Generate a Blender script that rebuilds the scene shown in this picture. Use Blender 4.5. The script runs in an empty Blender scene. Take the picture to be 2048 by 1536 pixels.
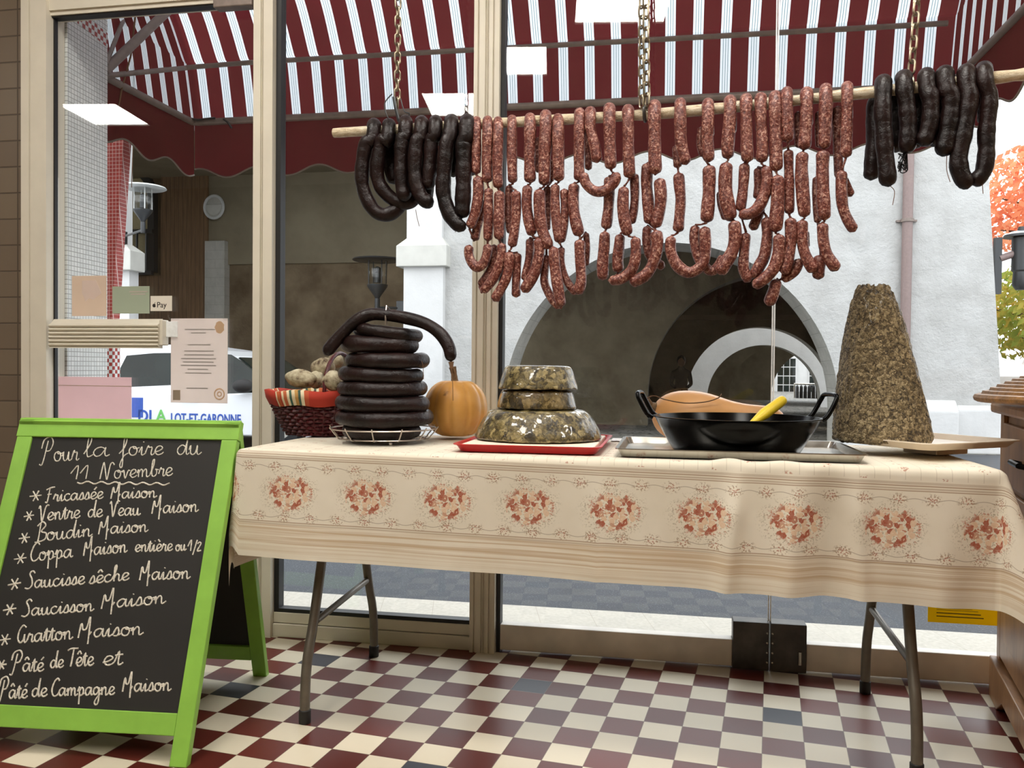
import bpy, math, random
from mathutils import Vector, Matrix
random.seed(7)
sin, cos, pi = math.sin, math.cos, math.pi
SC = bpy.context.scene
COL = SC.collection
# ------------------------------------------------------------------ camera
FPX = 1696.93
YAW, PITCH, ROLL = math.radians(10.61), math.radians(-0.983), math.radians(0.509)
CAM = Vector((0.577, -2.726, 0.927))
_f = Vector((-sin(YAW)*cos(PITCH), cos(YAW)*cos(PITCH), sin(PITCH)))
_r0 = Vector((cos(YAW), sin(YAW), 0)); _u0 = _r0.cross(_f)
_r = _r0*cos(ROLL) + _u0*sin(ROLL); _u = -_r0*sin(ROLL) + _u0*cos(ROLL)
cd = bpy.data.cameras.new('camera'); cam = bpy.data.objects.new('camera', cd); COL.objects.link(cam)
cd.sensor_width = 36; cd.lens = 36*FPX/2048; cd.clip_start = .05; cd.clip_end = 300
cam.matrix_world = Matrix(((_r.x, _u.x, -_f.x, CAM.x), (_r.y, _u.y, -_f.y, CAM.y), (_r.z, _u.z, -_f.z, CAM.z), (0, 0, 0, 1)))
SC.camera = cam
# ------------------------------------------------------------------ world, exposure, ceiling lamps
vs = SC.view_settings
vs.view_transform = 'Standard'; vs.look = 'None'; vs.gamma = 1; vs.use_curve_mapping = False; vs.exposure = 0.0
SKY = 2.95; LAMP = 26.0
W = bpy.data.worlds.new('sky'); SC.world = W; W.use_nodes = True
bg = W.node_tree.nodes['Background']; bg.inputs[0].default_value = (.93, .965, 1, 1); bg.inputs[1].default_value = SKY
sd = bpy.data.lights.new('bright_cloud_light', 'SUN'); sd.energy = 2.8; sd.angle = math.radians(40); sd.color = (.90, .96, 1)
so_ = bpy.data.objects.new('bright_cloud_light', sd); COL.objects.link(so_); so_.rotation_euler = Vector((-.12, -cos(math.radians(40)), -sin(math.radians(40)))).to_track_quat('-Z', 'Y').to_euler(); so_.location = (0, 30, 25)
SC.cycles.max_bounces = 10; SC.cycles.transparent_max_bounces = 20; SC.cycles.diffuse_bounces = 4; SC.cycles.glossy_bounces = 4
SC.cycles.transmission_bounces = 6; SC.cycles.sample_clamp_indirect = 4; SC.cycles.caustics_reflective = False; SC.cycles.caustics_refractive = False
SC.cycles.use_denoising = True

# ------------------------------------------------------------------ helpers: photograph pixel -> point on a chosen plane
def ray(x, y): return _f + _r*((x-1024)/FPX) - _u*((y-768)/FPX)
def onz(x, y, z): d = ray(x, y); return CAM + d*((z-CAM.z)/d.z)
def ony(x, y, Y): d = ray(x, y); return CAM + d*((Y-CAM.y)/d.y)
def onx(x, y, X): d = ray(x, y); return CAM + d*((X-CAM.x)/d.x)
def onpl(x, y, P, n): d = ray(x, y); return CAM + d*((P-CAM).dot(n)/d.dot(n))
RA = math.radians(-5.5)
RN = Vector((sin(RA), -cos(RA), 0))                     # towards the viewer
RP = CAM + ray(1350, 200)*2.2
def onrod(x, y, off=0.0): return onpl(x, y, RP + RN*off, RN)

def lin(c): c /= 255.; return c/12.92 if c <= .04045 else ((c+.055)/1.055)**2.4
def rgb(r, g, b): return (lin(r), lin(g), lin(b), 1)

# ------------------------------------------------------------------ materials
class NT:
    def __init__(s, name):
        s.m = bpy.data.materials.new(name); s.m.use_nodes = True; s.t = s.m.node_tree; s.t.nodes.clear()
        s.out = s.t.nodes.new('ShaderNodeOutputMaterial')
    def n(s, typ, **k):
        nd = s.t.nodes.new('ShaderNode'+typ)
        for a, b in k.items(): setattr(nd, a, b)
        return nd
    def put(s, sock, v):
        if v is None: return
        if isinstance(v, bpy.types.NodeSocket): s.t.links.new(v, sock)
        else: sock.default_value = v
    def math(s, op, a, b=None, c=None, clamp=False):
        nd = s.n('Math', operation=op, use_clamp=clamp)
        for i, v in enumerate((a, b, c)): s.put(nd.inputs[i], v)
        return nd.outputs[0]
    def mix(s, f, a, b, mode='MIX'):
        nd = s.n('Mix', data_type='RGBA', blend_type=mode); s.put(nd.inputs[0], f); s.put(nd.inputs[6], a); s.put(nd.inputs[7], b); return nd.outputs[2]
    def pos(s): return s.n('NewGeometry').outputs['Position']
    def obj(s): return s.n('TexCoord').outputs['Object']
    def uv(s): return s.n('TexCoord').outputs['UV']
    def sep(s, v): nd = s.n('SeparateXYZ'); s.put(nd.inputs[0], v); return nd.outputs
    def comb(s, x, y, z=0.0):
        nd = s.n('CombineXYZ'); [s.put(nd.inputs[i], v) for i, v in enumerate((x, y, z))]; return nd.outputs[0]
    def map(s, v, scale=(1, 1, 1), rot=(0, 0, 0), loc=(0, 0, 0)):
        nd = s.n('Mapping'); s.put(nd.inputs[0], v); nd.inputs[1].default_value = loc; nd.inputs[2].default_value = rot; nd.inputs[3].default_value = scale; return nd.outputs[0]
    def noise(s, v, scale, detail=3, rough=.55, dist=0.0):
        nd = s.n('TexNoise'); s.put(nd.inputs['Vector'], v); nd.inputs['Scale'].default_value = scale; nd.inputs['Detail'].default_value = detail
        nd.inputs['Roughness'].default_value = rough; nd.inputs['Distortion'].default_value = dist; return nd.outputs[0]
    def voro(s, v, scale, out=0, feature='F1', rand=1.0):
        nd = s.n('TexVoronoi', feature=feature); s.put(nd.inputs['Vector'], v); nd.inputs['Scale'].default_value = scale
        nd.inputs['Randomness'].default_value = rand; return nd.outputs[out]
    def ramp(s, f, stops, interp='LINEAR'):
        nd = s.n('ValToRGB'); s.put(nd.inputs[0], f); e = nd.color_ramp.elements; nd.color_ramp.interpolation = interp
        while len(e) < len(stops): e.new(.5)
        for i, (p, c) in enumerate(stops): e[i].position = p; e[i].color = c if len(c) == 4 else (*c, 1)
        return nd.outputs[0]
    def step(s, v, a, b):                                  # smooth 0..1 as v goes a..b
        nd = s.n('MapRange', interpolation_type='SMOOTHSTEP'); s.put(nd.inputs[0], v); nd.inputs[1].default_value = a; nd.inputs[2].default_value = b; return nd.outputs[0]
    def bump(s, h, strength=.3, dist=.01):
        nd = s.n('Bump'); s.put(nd.inputs['Height'], h); nd.inputs['Strength'].default_value = strength; nd.inputs['Distance'].default_value = dist; return nd.outputs[0]
    def bsdf(s, color, rough=.5, metal=0.0, normal=None, spec=.5, coat=0.0, trans=0.0, emit=None, es=0.0, sub=0.0):
        b = s.n('BsdfPrincipled'); s.put(b.inputs['Base Color'], color); s.put(b.inputs['Roughness'], rough); s.put(b.inputs['Metallic'], metal)
        s.put(b.inputs['Normal'], normal); b.inputs['Specular IOR Level'].default_value = spec; s.put(b.inputs['Coat Weight'], coat); b.inputs['Transmission Weight'].default_value = trans
        if coat: b.inputs['Coat Roughness'].default_value = .06
        if emit: s.put(b.inputs['Emission Color'], emit); b.inputs['Emission Strength'].default_value = es
        return b.outputs[0]
    def done(s, sh): s.t.links.new(sh, s.out.inputs[0]); return s.m

def plain(name, c, rough=.5, metal=0.0, var=.06, scale=40, bump=0.0, bscale=120, spec=.5, coat=0.0):
    t = NT(name); o = t.obj(); nz = t.noise(o, scale, 3)
    d = tuple(max(0, v*(1-var*2)) for v in c[:3])+(1,); l = tuple(min(1, v*(1+var)) for v in c[:3])+(1,)
    col = t.ramp(nz, [(.3, d), (.7, l)])
    nm = t.bump(t.noise(o, bscale, 4), bump, .004) if bump else None
    return t.done(t.bsdf(col, rough, metal, nm, spec, coat))

M = {}
def build_materials():
    M['alu'] = plain('cream_lacquered_aluminium', rgb(216, 208, 191), .42, 0, .03, 8)
    M['gasket'] = plain('black_rubber', rgb(22, 21, 22), .5)
    M['brown_metal'] = plain('dull_grey_brown_metal', rgb(134, 120, 112), .42, .1, .12, 25, .1)
    M['kick'] = plain('worn_grey_metal', rgb(230, 222, 210), .42, .0, .12, 6, .04)
    M['darkplate'] = plain('dark_steel_plate', rgb(74, 70, 65), .35, .2, .3, 14, .1)
    M['steel'] = plain('stainless_steel', rgb(190, 186, 178), .25, 1, .06, 12)
    M['wire'] = plain('bright_wire', rgb(190, 180, 172), .28, 1, .05)
    M['chain'] = plain('zinc_chain', rgb(170, 158, 136), .33, .9, .15, 60)
    M['red_tray'] = plain('red_plastic', rgb(186, 30, 32), .32, 0, .03)
    M['cream_plastic'] = plain('cream_plastic', rgb(244, 228, 206), .35, 0, .02)
    M['paper_white'] = plain('cream_paper', rgb(240, 226, 205), .7, 0, .02)
    M['white'] = plain('white_lace_paper', rgb(235, 232, 228), .8, 0, .03)
    M['enamel'] = plain('black_enamel', rgb(5, 5, 5), .2, 0, .1, 8, spec=.14)
    M['yellow'] = plain('yellow_plastic', rgb(226, 196, 40), .4, 0, .03)
    M['green'] = plain('lime_green_paint', rgb(138, 188, 74), .38, 0, .05, 14, .06, 60)
    M['black_board'] = plain('blackboard', rgb(28, 26, 23), .62, 0, .12, 5)
    M['chalk'] = plain('white_chalk', rgb(214, 208, 194), .9, 0, .16, 260)
    M['leg'] = plain('grey_powder_coat', rgb(112, 105, 94), .33, .35, .08, 30)
    M['rubber'] = plain('rubber_foot', rgb(28, 26, 25), .6)
    M['table'] = plain('plastic_tabletop', rgb(205, 200, 190), .5)
    M['twine'] = plain('twine', rgb(120, 88, 62), .8)
    M['stem'] = plain('stem', rgb(122, 96, 66), .8, 0, .25, 50, .5)
    M['pebble'] = plain('pale_cotton_thread', rgb(190, 170, 150), .8)
    M['glass_edge'] = plain('glass_edge_seal', rgb(244, 246, 246), .3)
    M['wall_in'] = plain('interior_plaster', rgb(190, 178, 158), .8, 0, .04, 4)
    M['ceil'] = plain('ceiling_paint', rgb(226, 220, 208), .8, 0, .02, 3)
    M['lamp_off'] = plain('lamp_frame', rgb(230, 228, 220), .5)
    M['lantern'] = plain('lantern_metal', rgb(66, 68, 70), .4, .5)
    M['shade'] = plain('opal_shade', rgb(216, 218, 216), .35)
    M['pipe'] = plain('mauve_brown_pipe', rgb(140, 120, 116), .45, 0, .06)
    M['car'] = plain('white_car_paint', rgb(238, 241, 245), .25, 0, .01, 2, coat=.5)
    M['car_glass'] = plain('tinted_car_glass', rgb(22, 32, 30), .06, 0, .3, 2, spec=.35)
    M['tyre'] = plain('tyre', rgb(26, 26, 28), .7)
    M['blue'] = plain('blue_vinyl', rgb(38, 84, 180), .4)
    M['vgreen'] = plain('green_vinyl', rgb(110, 196, 96), .4)
    M['kerb'] = plain('pavement_edge', rgb(206, 200, 186), .8, 0, .06, 12, .1)
    M['dark_cloth'] = plain('dark_cloth', rgb(24, 23, 26), .85, 0, .15, 14)
    M['skin'] = plain('skin', rgb(150, 112, 92), .6)
    M['hair'] = plain('dark_hair', rgb(26, 21, 18), .6)
    M['bark'] = plain('bark', rgb(82, 66, 50), .9, 0, .2, 12, .5)
    M['cap_stone'] = plain('pale_limestone', rgb(206, 205, 198), .85, 0, .05, 5, .25, 30)
    M['pinkpaper'] = None
    # glass: thin clear sheet, angle dependent mirror reflection
    t = NT('window_glass'); g = t.n('NewGeometry'); vm = t.n('VectorMath', operation='DOT_PRODUCT'); t.t.links.new(g.outputs['Incoming'], vm.inputs[0]); t.t.links.new(g.outputs['Normal'], vm.inputs[1])
    c = t.math('ABSOLUTE', vm.outputs['Value']); p = t.math('POWER', t.math('SUBTRACT', 1.0, c, clamp=True), 5.0); fac = t.math('MULTIPLY_ADD', p, .95, .042)
    tr = t.n('BsdfTransparent'); tr.inputs[0].default_value = (.975, .98, .978, 1); gl = t.n('BsdfGlossy'); gl.inputs['Roughness'].default_value = 0.0
    mx = t.n('MixShader'); t.put(mx.inputs[0], fac); t.t.links.new(tr.outputs[0], mx.inputs[1]); t.t.links.new(gl.outputs[0], mx.inputs[2]); M['glass'] = t.done(mx.outputs[0])
    # translucent papers taped on the glass
    def paper(name, c, tint=.5):
        t = NT(name); col = t.ramp(t.noise(t.obj(), 9, 2), [(.3, tuple(v*.95 for v in c[:3])), (.7, c[:3])])
        d = t.n('BsdfDiffuse'); t.put(d.inputs[0], col); r = t.n('BsdfTranslucent'); t.put(r.inputs[0], col); mx = t.n('MixShader'); mx.inputs[0].default_value = tint
        t.t.links.new(d.outputs[0], mx.inputs[1]); t.t.links.new(r.outputs[0], mx.inputs[2]); return t.done(mx.outputs[0])
    M['p_notice'] = paper('notice_paper', rgb(250, 240, 234), .62)
    M['p_pink'] = paper('pink_paper', rgb(248, 224, 226), .6)
    M['p_beige'] = paper('beige_paper', rgb(244, 226, 208), .6)
    M['p_sage'] = paper('sage_paper', rgb(206, 212, 192), .6)
    M['p_yellow'] = paper('yellow_paper', rgb(236, 208, 40), .4)
    M['p_print'] = paper('faint_print', rgb(236, 225, 218), .62)
    M['p_white'] = paper('white_sticker', rgb(244, 236, 222), .2)
    M['print_dark'] = plain('print_dark', rgb(48, 40, 34), .7)
    M['print_brown'] = paper('brown_print', rgb(232, 208, 178), .6)
    # emission panel
    t = NT('lamp_diffuser'); e = t.n('Emission'); e.inputs[0].default_value = (1, .965, .90, 1); e.inputs[1].default_value = LAMP; M['lamp'] = t.done(e.outputs[0])
    # chequered tile floor (tiles of 10 cm, the grid turned a little against the shop front)
    t = NT('chequered_floor_tiles'); x, y, z = t.sep(t.pos()); th = math.atan(.112)
    u = t.math('MULTIPLY_ADD', t.math('SUBTRACT', t.math('MULTIPLY', x, cos(th)), t.math('MULTIPLY', y, sin(th))), 10.0, -8.67)
    v = t.math('MULTIPLY_ADD', t.math('ADD', t.math('MULTIPLY', x, sin(th)), t.math('MULTIPLY', y, cos(th))), 10.0, 2.11)
    iu, iv = t.math('FLOOR', u), t.math('FLOOR', v); fu, fv = t.math('FRACT', u), t.math('FRACT', v)
    par = t.math('MODULO', t.math('ADD', t.math('ADD', iu, iv), 2000.0), 2.0)
    rnd = t.n('TexWhiteNoise', noise_dimensions='2D'); t.put(rnd.inputs['Vector'], t.comb(iu, iv)); rv = rnd.outputs[0]
    wh = t.ramp(rv, [(0, rgb(198, 188, 166)), (1, rgb(216, 205, 182))]); rd = t.ramp(rv, [(0, rgb(78, 32, 26)), (.5, rgb(88, 38, 31)), (1, rgb(102, 45, 37))])
    dk = None
    for a, b in ((-15, -4), (-14, -1), (-7, -1), (0, -1), (-8, -7), (-1, -7)):
        k = t.math('MULTIPLY', t.math('COMPARE', iu, float(a), .1), t.math('COMPARE', iv, float(b), .1)); dk = k if dk is None else t.math('MAXIMUM', dk, k)
    col = t.mix(par, wh, rd); col = t.mix(dk, col, rgb(52, 52, 60))
    e = t.math('MINIMUM', t.math('MINIMUM', fu, t.math('SUBTRACT', 1.0, fu)), t.math('MINIMUM', fv, t.math('SUBTRACT', 1.0, fv)))
    g = t.math('LESS_THAN', e, .009); col = t.mix(t.math('MULTIPLY', g, .8), col, rgb(98, 80, 66))
    dirt = t.noise(t.pos(), 1.6, 3)
    M['floor'] = t.done(t.bsdf(col, t.math('MULTIPLY_ADD', dirt, .05, .26), 0, t.bump(t.step(e, 0, .02), .1, .002), .2))
    # plain grids of tiles seen on upright faces: u from (ax,ay), v = z
    def tiles(name, ax, ay, size, c1, c2, gr, gw, rough=.35, checker=None, off=0.0, offz=0.0):
        t = NT(name); x, y, z = t.sep(t.pos())
        u = t.math('DIVIDE', t.math('ADD', t.math('ADD', t.math('MULTIPLY', x, ax), t.math('MULTIPLY', y, ay)), off), size); v = t.math('DIVIDE', t.math('ADD', z, offz), size)
        iu, iv = t.math('FLOOR', u), t.math('FLOOR', v); fu, fv = t.math('FRACT', u), t.math('FRACT', v)
        rnd = t.n('TexWhiteNoise', noise_dimensions='2D'); t.put(rnd.inputs['Vector'], t.comb(iu, iv))
        if checker: col = t.mix(t.math('MODULO', t.math('ADD', t.math('ADD', iu, iv), 2000.0), 2.0), c1, c2)
        else: col = t.mix(rnd.outputs[0], c1, c2)
        e = t.math('MINIMUM', t.math('MINIMUM', fu, t.math('SUBTRACT', 1.0, fu)), t.math('MINIMUM', fv, t.math('SUBTRACT', 1.0, fv)))
        col = t.mix(t.math('LESS_THAN', e, gw), col, gr)
        return t.done(t.bsdf(col, rough, 0, t.bump(t.step(e, gw*.5, gw*1.6), .3, size*.03)))
    M['brown_tile'] = tiles('brown_wall_tiles', 1, 0, .0945, rgb(106, 92, 78), rgb(114, 100, 84), rgb(80, 69, 58), .028, .3, off=1.761, offz=.055)
    M['mosaic'] = tiles('white_mosaic', 0, 1, .0178, rgb(226, 230, 230), rgb(242, 244, 244), rgb(160, 162, 160), .07)
    M['red_mosaic'] = tiles('red_mosaic', 1, .3, .0178, rgb(158, 50, 46), rgb(176, 66, 60), rgb(220, 190, 184), .06)
    M['check_mosaic'] = tiles('red_white_mosaic', 1, 1, .0178, rgb(228, 230, 230), rgb(164, 44, 40), rgb(190, 186, 182), .04, checker=1)
    # rendered white facade
    def stone(name, c1, c2, sc, bs, bstr, joints=None, jc=None):
        t = NT(name); p = t.pos(); nz = t.noise(p, sc, 6, .62); col = t.ramp(nz, [(.28, c1), (.7, c2)])
        h = t.math('ADD', t.noise(p, bs, 5, .65), t.math('MULTIPLY', t.noise(p, bs*.2, 4), 1.5))
        if joints:
            x, y, z = t.sep(p); br = t.n('TexBrick'); t.put(br.inputs[0], t.comb(t.math('ADD', x, t.math('MULTIPLY', y, .3)), z)); br.inputs['Scale'].default_value = joints; br.inputs['Mortar Size'].default_value = .008
            br.inputs['Mortar Smooth'].default_value = .6; col = t.mix(t.math('MULTIPLY', br.outputs['Fac'], .55), col, jc)
            h = t.math('SUBTRACT', h, t.math('MULTIPLY', br.outputs['Fac'], .5))
        return t.done(t.bsdf(col, .9, 0, t.bump(h, bstr, .03), .2))
    M['facade'] = stone('white_render', rgb(180, 179, 176), rgb(202, 202, 200), 3, 26, .5)
    M['white_base'] = stone('white_paint', rgb(206, 206, 205), rgb(222, 222, 221), 2, 20, .15)
    M['reveal'] = stone('grey_limestone', rgb(176, 174, 166), rgb(202, 200, 192), 3, 18, .4, 1.4, rgb(160, 156, 148))
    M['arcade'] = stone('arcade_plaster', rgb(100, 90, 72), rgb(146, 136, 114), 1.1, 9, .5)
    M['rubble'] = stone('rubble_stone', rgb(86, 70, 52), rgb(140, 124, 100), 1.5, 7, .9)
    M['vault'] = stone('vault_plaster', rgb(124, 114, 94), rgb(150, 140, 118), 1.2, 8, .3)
    M['boards'] = plain('brown_boards', rgb(110, 82, 56), .7, 0, .12, 3)
    t = NT('brown_vertical_boards'); x, y, z = t.sep(t.pos()); fr = t.math('FRACT', t.math('MULTIPLY', x, 11.0)); c = t.ramp(t.noise(t.map(t.pos(), (9, 1, .6)), 3, 4), [(.3, rgb(104, 76, 50)), (.7, rgb(136, 104, 72))])
    M['boards'] = t.done(t.bsdf(t.mix(t.math('LESS_THAN', fr, .07), c, rgb(52, 38, 26)), .65))
    t = NT('asphalt'); p = t.pos(); v = t.voro(p, 90, 0); n1 = t.noise(p, 140, 3); n2 = t.noise(p, 1.3, 4)
    c = t.mix(t.step(n1, .56, .72), rgb(60, 64, 70), rgb(112, 117, 124)); c = t.mix(t.math('MULTIPLY', t.step(n2, .5, .66), .4), c, rgb(50, 52, 55))
    M['asphalt'] = t.done(t.bsdf(c, .85, 0, t.bump(n1, .5, .006)))
    t = NT('pale_paving'); p = t.pos(); x, y, z = t.sep(p); fr = t.math('FRACT', t.math('MULTIPLY', t.math('ADD', x, t.math('MULTIPLY', y, .25)), 4.6)); c = t.ramp(t.noise(p, 60, 4), [(.3, rgb(176, 171, 160)), (.7, rgb(194, 190, 180))])
    M['paving'] = t.done(t.bsdf(t.mix(t.math('LESS_THAN', fr, .012), c, rgb(168, 160, 148)), .8))
    t = NT('grey_cobbles'); p = t.pos(); e = t.voro(p, 5, 0, 'DISTANCE_TO_EDGE'); c = t.ramp(t.noise(p, 3, 4), [(.3, rgb(118, 116, 110)), (.7, rgb(158, 156, 150))])
    M['cobble'] = t.done(t.bsdf(t.mix(t.math('LESS_THAN', e, .05), c, rgb(84, 82, 78)), .85))
    # striped awning canvas, UV.x runs across the stripes in metres; light shines through
    def canvas(name, striped):
        t = NT(name); u, v, _ = t.sep(t.uv()); red = t.ramp(t.noise(t.obj(), 3, 3), [(.3, rgb(74, 26, 29)), (.7, rgb(82, 29, 32))]); col = red
        if striped:
            f = t.math('ABSOLUTE', t.math('SUBTRACT', t.math('FRACT', t.math('DIVIDE', t.math('ADD', u, 12.32), .1232)), .5))     # 0 at the middle of a red band... .5 at a white one
            d = t.math('SUBTRACT', .5, f); wht = t.math('LESS_THAN', d, .185)
            l = t.math('MAXIMUM', t.math('LESS_THAN', d, .010), t.math('COMPARE', d, .088, .010))
            col = t.mix(wht, red, rgb(212, 216, 221)); col = t.mix(l, col, rgb(84, 118, 126))
            sm = None
            for c in (-1.76, -.555, .62, 1.72):
                k = t.math('COMPARE', u, c, .018); sm = k if sm is None else t.math('MAXIMUM', sm, k)
            col = t.mix(t.math('MULTIPLY', t.math('MULTIPLY', sm, t.math('SUBTRACT', 1.0, wht)), .5), col, rgb(58, 12, 18))
        d = t.n('BsdfDiffuse'); t.put(d.inputs[0], col); r = t.n('BsdfTranslucent'); t.put(r.inputs[0], col); mx = t.n('MixShader'); mx.inputs[0].default_value = .55 if striped else .3
        t.t.links.new(d.outputs[0], mx.inputs[1]); t.t.links.new(r.outputs[0], mx.inputs[2]); return t.done(mx.outputs[0])
    M['canvas'] = canvas('striped_canvas', True); M['canvas_plain'] = canvas('plain_red_canvas', False)
    M['binding'] = plain('grey_binding', rgb(120, 108, 96), .8)
    # meats
    t = NT('fresh_sausage_meat'); o = t.pos(); n1 = t.noise(o, 150, 5, .62, .8); n2 = t.noise(o, 50, 3); vd = t.voro(o, 170, 0)
    c = t.ramp(n1, [(.33, rgb(66, 27, 23)), (.46, rgb(106, 52, 43)), (.54, rgb(140, 84, 71)), (.64, rgb(200, 160, 142))]); c = t.mix(t.math('MULTIPLY', t.step(n2, .42, .66), .5), c, rgb(82, 36, 30))
    M['sausage'] = t.done(t.bsdf(c, .36, 0, t.bump(t.math('ADD', n1, t.math('MULTIPLY', vd, .4)), .5, .003), .45))
    t = NT('black_pudding_skin'); o = t.pos(); n1 = t.noise(o, 70, 5, .6, .8); n2 = t.noise(o, 14, 3)
    c = t.ramp(n2, [(.3, rgb(16, 10, 9)), (.7, rgb(36, 20, 18))])
    M['pudding'] = t.done(t.bsdf(c, t.math('MULTIPLY_ADD', n1, .3, .2), 0, t.bump(n1, .6, .004), .28))
    def pate(name, stops, sc, sc2, rough, coat, bst):
        t = NT(name); o = t.obj(); w = t.n('VectorMath', operation='ADD'); t.put(w.inputs[0], o); nv = t.n('TexNoise'); t.put(nv.inputs[0], o); nv.inputs['Scale'].default_value = sc*.8; nv.inputs['Detail'].default_value = 3; sv = t.n('VectorMath', operation='SCALE'); t.t.links.new(nv.outputs['Color'], sv.inputs[0]); sv.inputs['Scale'].default_value = 2.6/sc
        t.t.links.new(sv.outputs[0], w.inputs[1]); p = w.outputs[0]; d = t.voro(p, sc, 0); cc = t.sep(t.voro(p, sc, 1))[0]; c2 = t.sep(t.voro(p, sc*2.3, 1))[1]; n1 = t.noise(o, sc2, 6, .65)
        f = t.math('ADD', t.math('ADD', t.math('MULTIPLY', cc, .34), t.math('MULTIPLY', c2, .22)), t.math('MULTIPLY', n1, .55)); f = t.math('SUBTRACT', f, t.math('MULTIPLY', t.step(d, .45, .9), .12)); c = t.ramp(f, stops)
        return t.done(t.bsdf(c, rough, 0, t.bump(t.math('ADD', t.math('SUBTRACT', n1, t.math('MULTIPLY', d, .5)), t.math('MULTIPLY', cc, .4)), bst, .006), .5, coat))
    M['jelly'] = pate('jellied_meat', [(.30, rgb(34, 27, 10)), (.44, rgb(76, 65, 34)), (.57, rgb(110, 97, 58)), (.80, rgb(160, 144, 98))], 56, 90, .34, .8, .4)
    M['jelly_dark'] = pate('dark_jellied_meat', [(.25, rgb(36, 30, 15)), (.45, rgb(70, 58, 32)), (.62, rgb(108, 92, 56)), (.85, rgb(158, 136, 92))], 36, 60, .22, 1.0, .4)
    M['grattons'] = pate('coarse_pressed_meat', [(.30, rgb(50, 38, 20)), (.44, rgb(104, 87, 56)), (.58, rgb(140, 121, 86)), (.76, rgb(196, 176, 136))], 130, 210, .5, .2, 1.0)
    t = NT('pumpkin_skin'); o = t.obj(); n1 = t.noise(o, 9, 4); c = t.ramp(n1, [(.3, rgb(216, 152, 72)), (.55, rgb(230, 172, 92)), (.8, rgb(238, 192, 124))]); c = t.mix(t.step(t.noise(o, 30, 4), .64, .78), c, rgb(150, 96, 40))
    M['pumpkin'] = t.done(t.bsdf(c, .42, 0, t.bump(n1, .1, .01), .4))
    M['butternut'] = plain('tan_squash_skin', rgb(232, 172, 108), .42, 0, .05, 9)
    t = NT('mottled_pale_skin'); o = t.pos(); c = t.ramp(t.noise(o, 30, 5, .65), [(.34, rgb(72, 54, 38)), (.43, rgb(150, 136, 110)), (.6, rgb(192, 182, 154)), (.8, rgb(206, 200, 176))])
    M['cured'] = t.done(t.bsdf(c, .8, 0, t.bump(t.noise(o, 60, 5), .6, .004)))
    M['wicker_red'] = plain('burgundy_wicker', rgb(84, 22, 26), .45, 0, .22, 60, .3)
    M['wicker'] = plain('honey_wicker', rgb(150, 108, 62), .5, 0, .22, 60, .3)
    t = NT('striped_basket_cloth'); u, v, _ = t.sep(t.uv()); c = t.ramp(t.math('FRACT', u), [(0, rgb(176, 52, 34)), (.42, rgb(160, 44, 30)), (.44, rgb(214, 196, 160)), (.47, rgb(188, 92, 48)), (.53, rgb(176, 60, 36)), (.56, rgb(224, 206, 170)), (.6, rgb(188, 98, 60)), (.66, rgb(226, 210, 176)), (.70, rgb(60, 92, 76)), (.74, rgb(222, 204, 168)), (.79, rgb(184, 140, 76)), (.84, rgb(64, 90, 76)), (.88, rgb(226, 210, 176)), (.93, rgb(184, 84, 50))], 'CONSTANT')
    M['liner'] = t.done(t.bsdf(c, .85))
    t = NT('oiled_wood'); o = t.pos(); c = t.ramp(t.noise(t.map(o, (14, 3, 1.2), (0, 0, .18)), 5, 5, .6, .4), [(.3, rgb(128, 90, 58)), (.6, rgb(158, 116, 76)), (.85, rgb(174, 132, 92))])
    M['wood'] = t.done(t.bsdf(c, .38, 0, t.bump(t.noise(t.map(o, (60, 12, 3)), 8, 3), .08, .003)))
    t = NT('wrapped_rod_film'); o = t.pos(); c = t.ramp(t.noise(t.map(o, (6, 6, 18)), 9, 5), [(.3, rgb(186, 162, 122)), (.5, rgb(224, 206, 172)), (.8, rgb(240, 228, 204))])
    M['rod'] = t.done(t.bsdf(c, .28, 0, t.bump(t.noise(t.map(o, (18, 18, 40)), 12, 5, .6, .5), .8, .006), .6, .4))
    # leaves
    for k, st in (('leaf_orange', [(.25, rgb(206, 110, 90)), (.5, rgb(240, 160, 118)), (.75, rgb(250, 200, 160))]), ('leaf_yellow', [(.25, rgb(100, 124, 60)), (.45, rgb(160, 172, 84)), (.62, rgb(226, 196, 104)), (.8, rgb(240, 184, 110))])):
        t = NT(k); c = t.ramp(t.noise(t.pos(), 1.1, 3), st); d = t.n('BsdfDiffuse'); t.put(d.inputs[0], c); r = t.n('BsdfTranslucent'); t.put(r.inputs[0], c); mx = t.n('MixShader'); mx.inputs[0].default_value = .5
        t.t.links.new(d.outputs[0], mx.inputs[1]); t.t.links.new(r.outputs[0], mx.inputs[2]); M[k] = t.done(mx.outputs[0])
    M['cream_cloth'] = plain('cream_blind', rgb(206, 192, 150), .8)
    M['lens'] = plain('clear_lantern_glass', rgb(206, 210, 210), .15, 0, .03)
    cloth_material()

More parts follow.
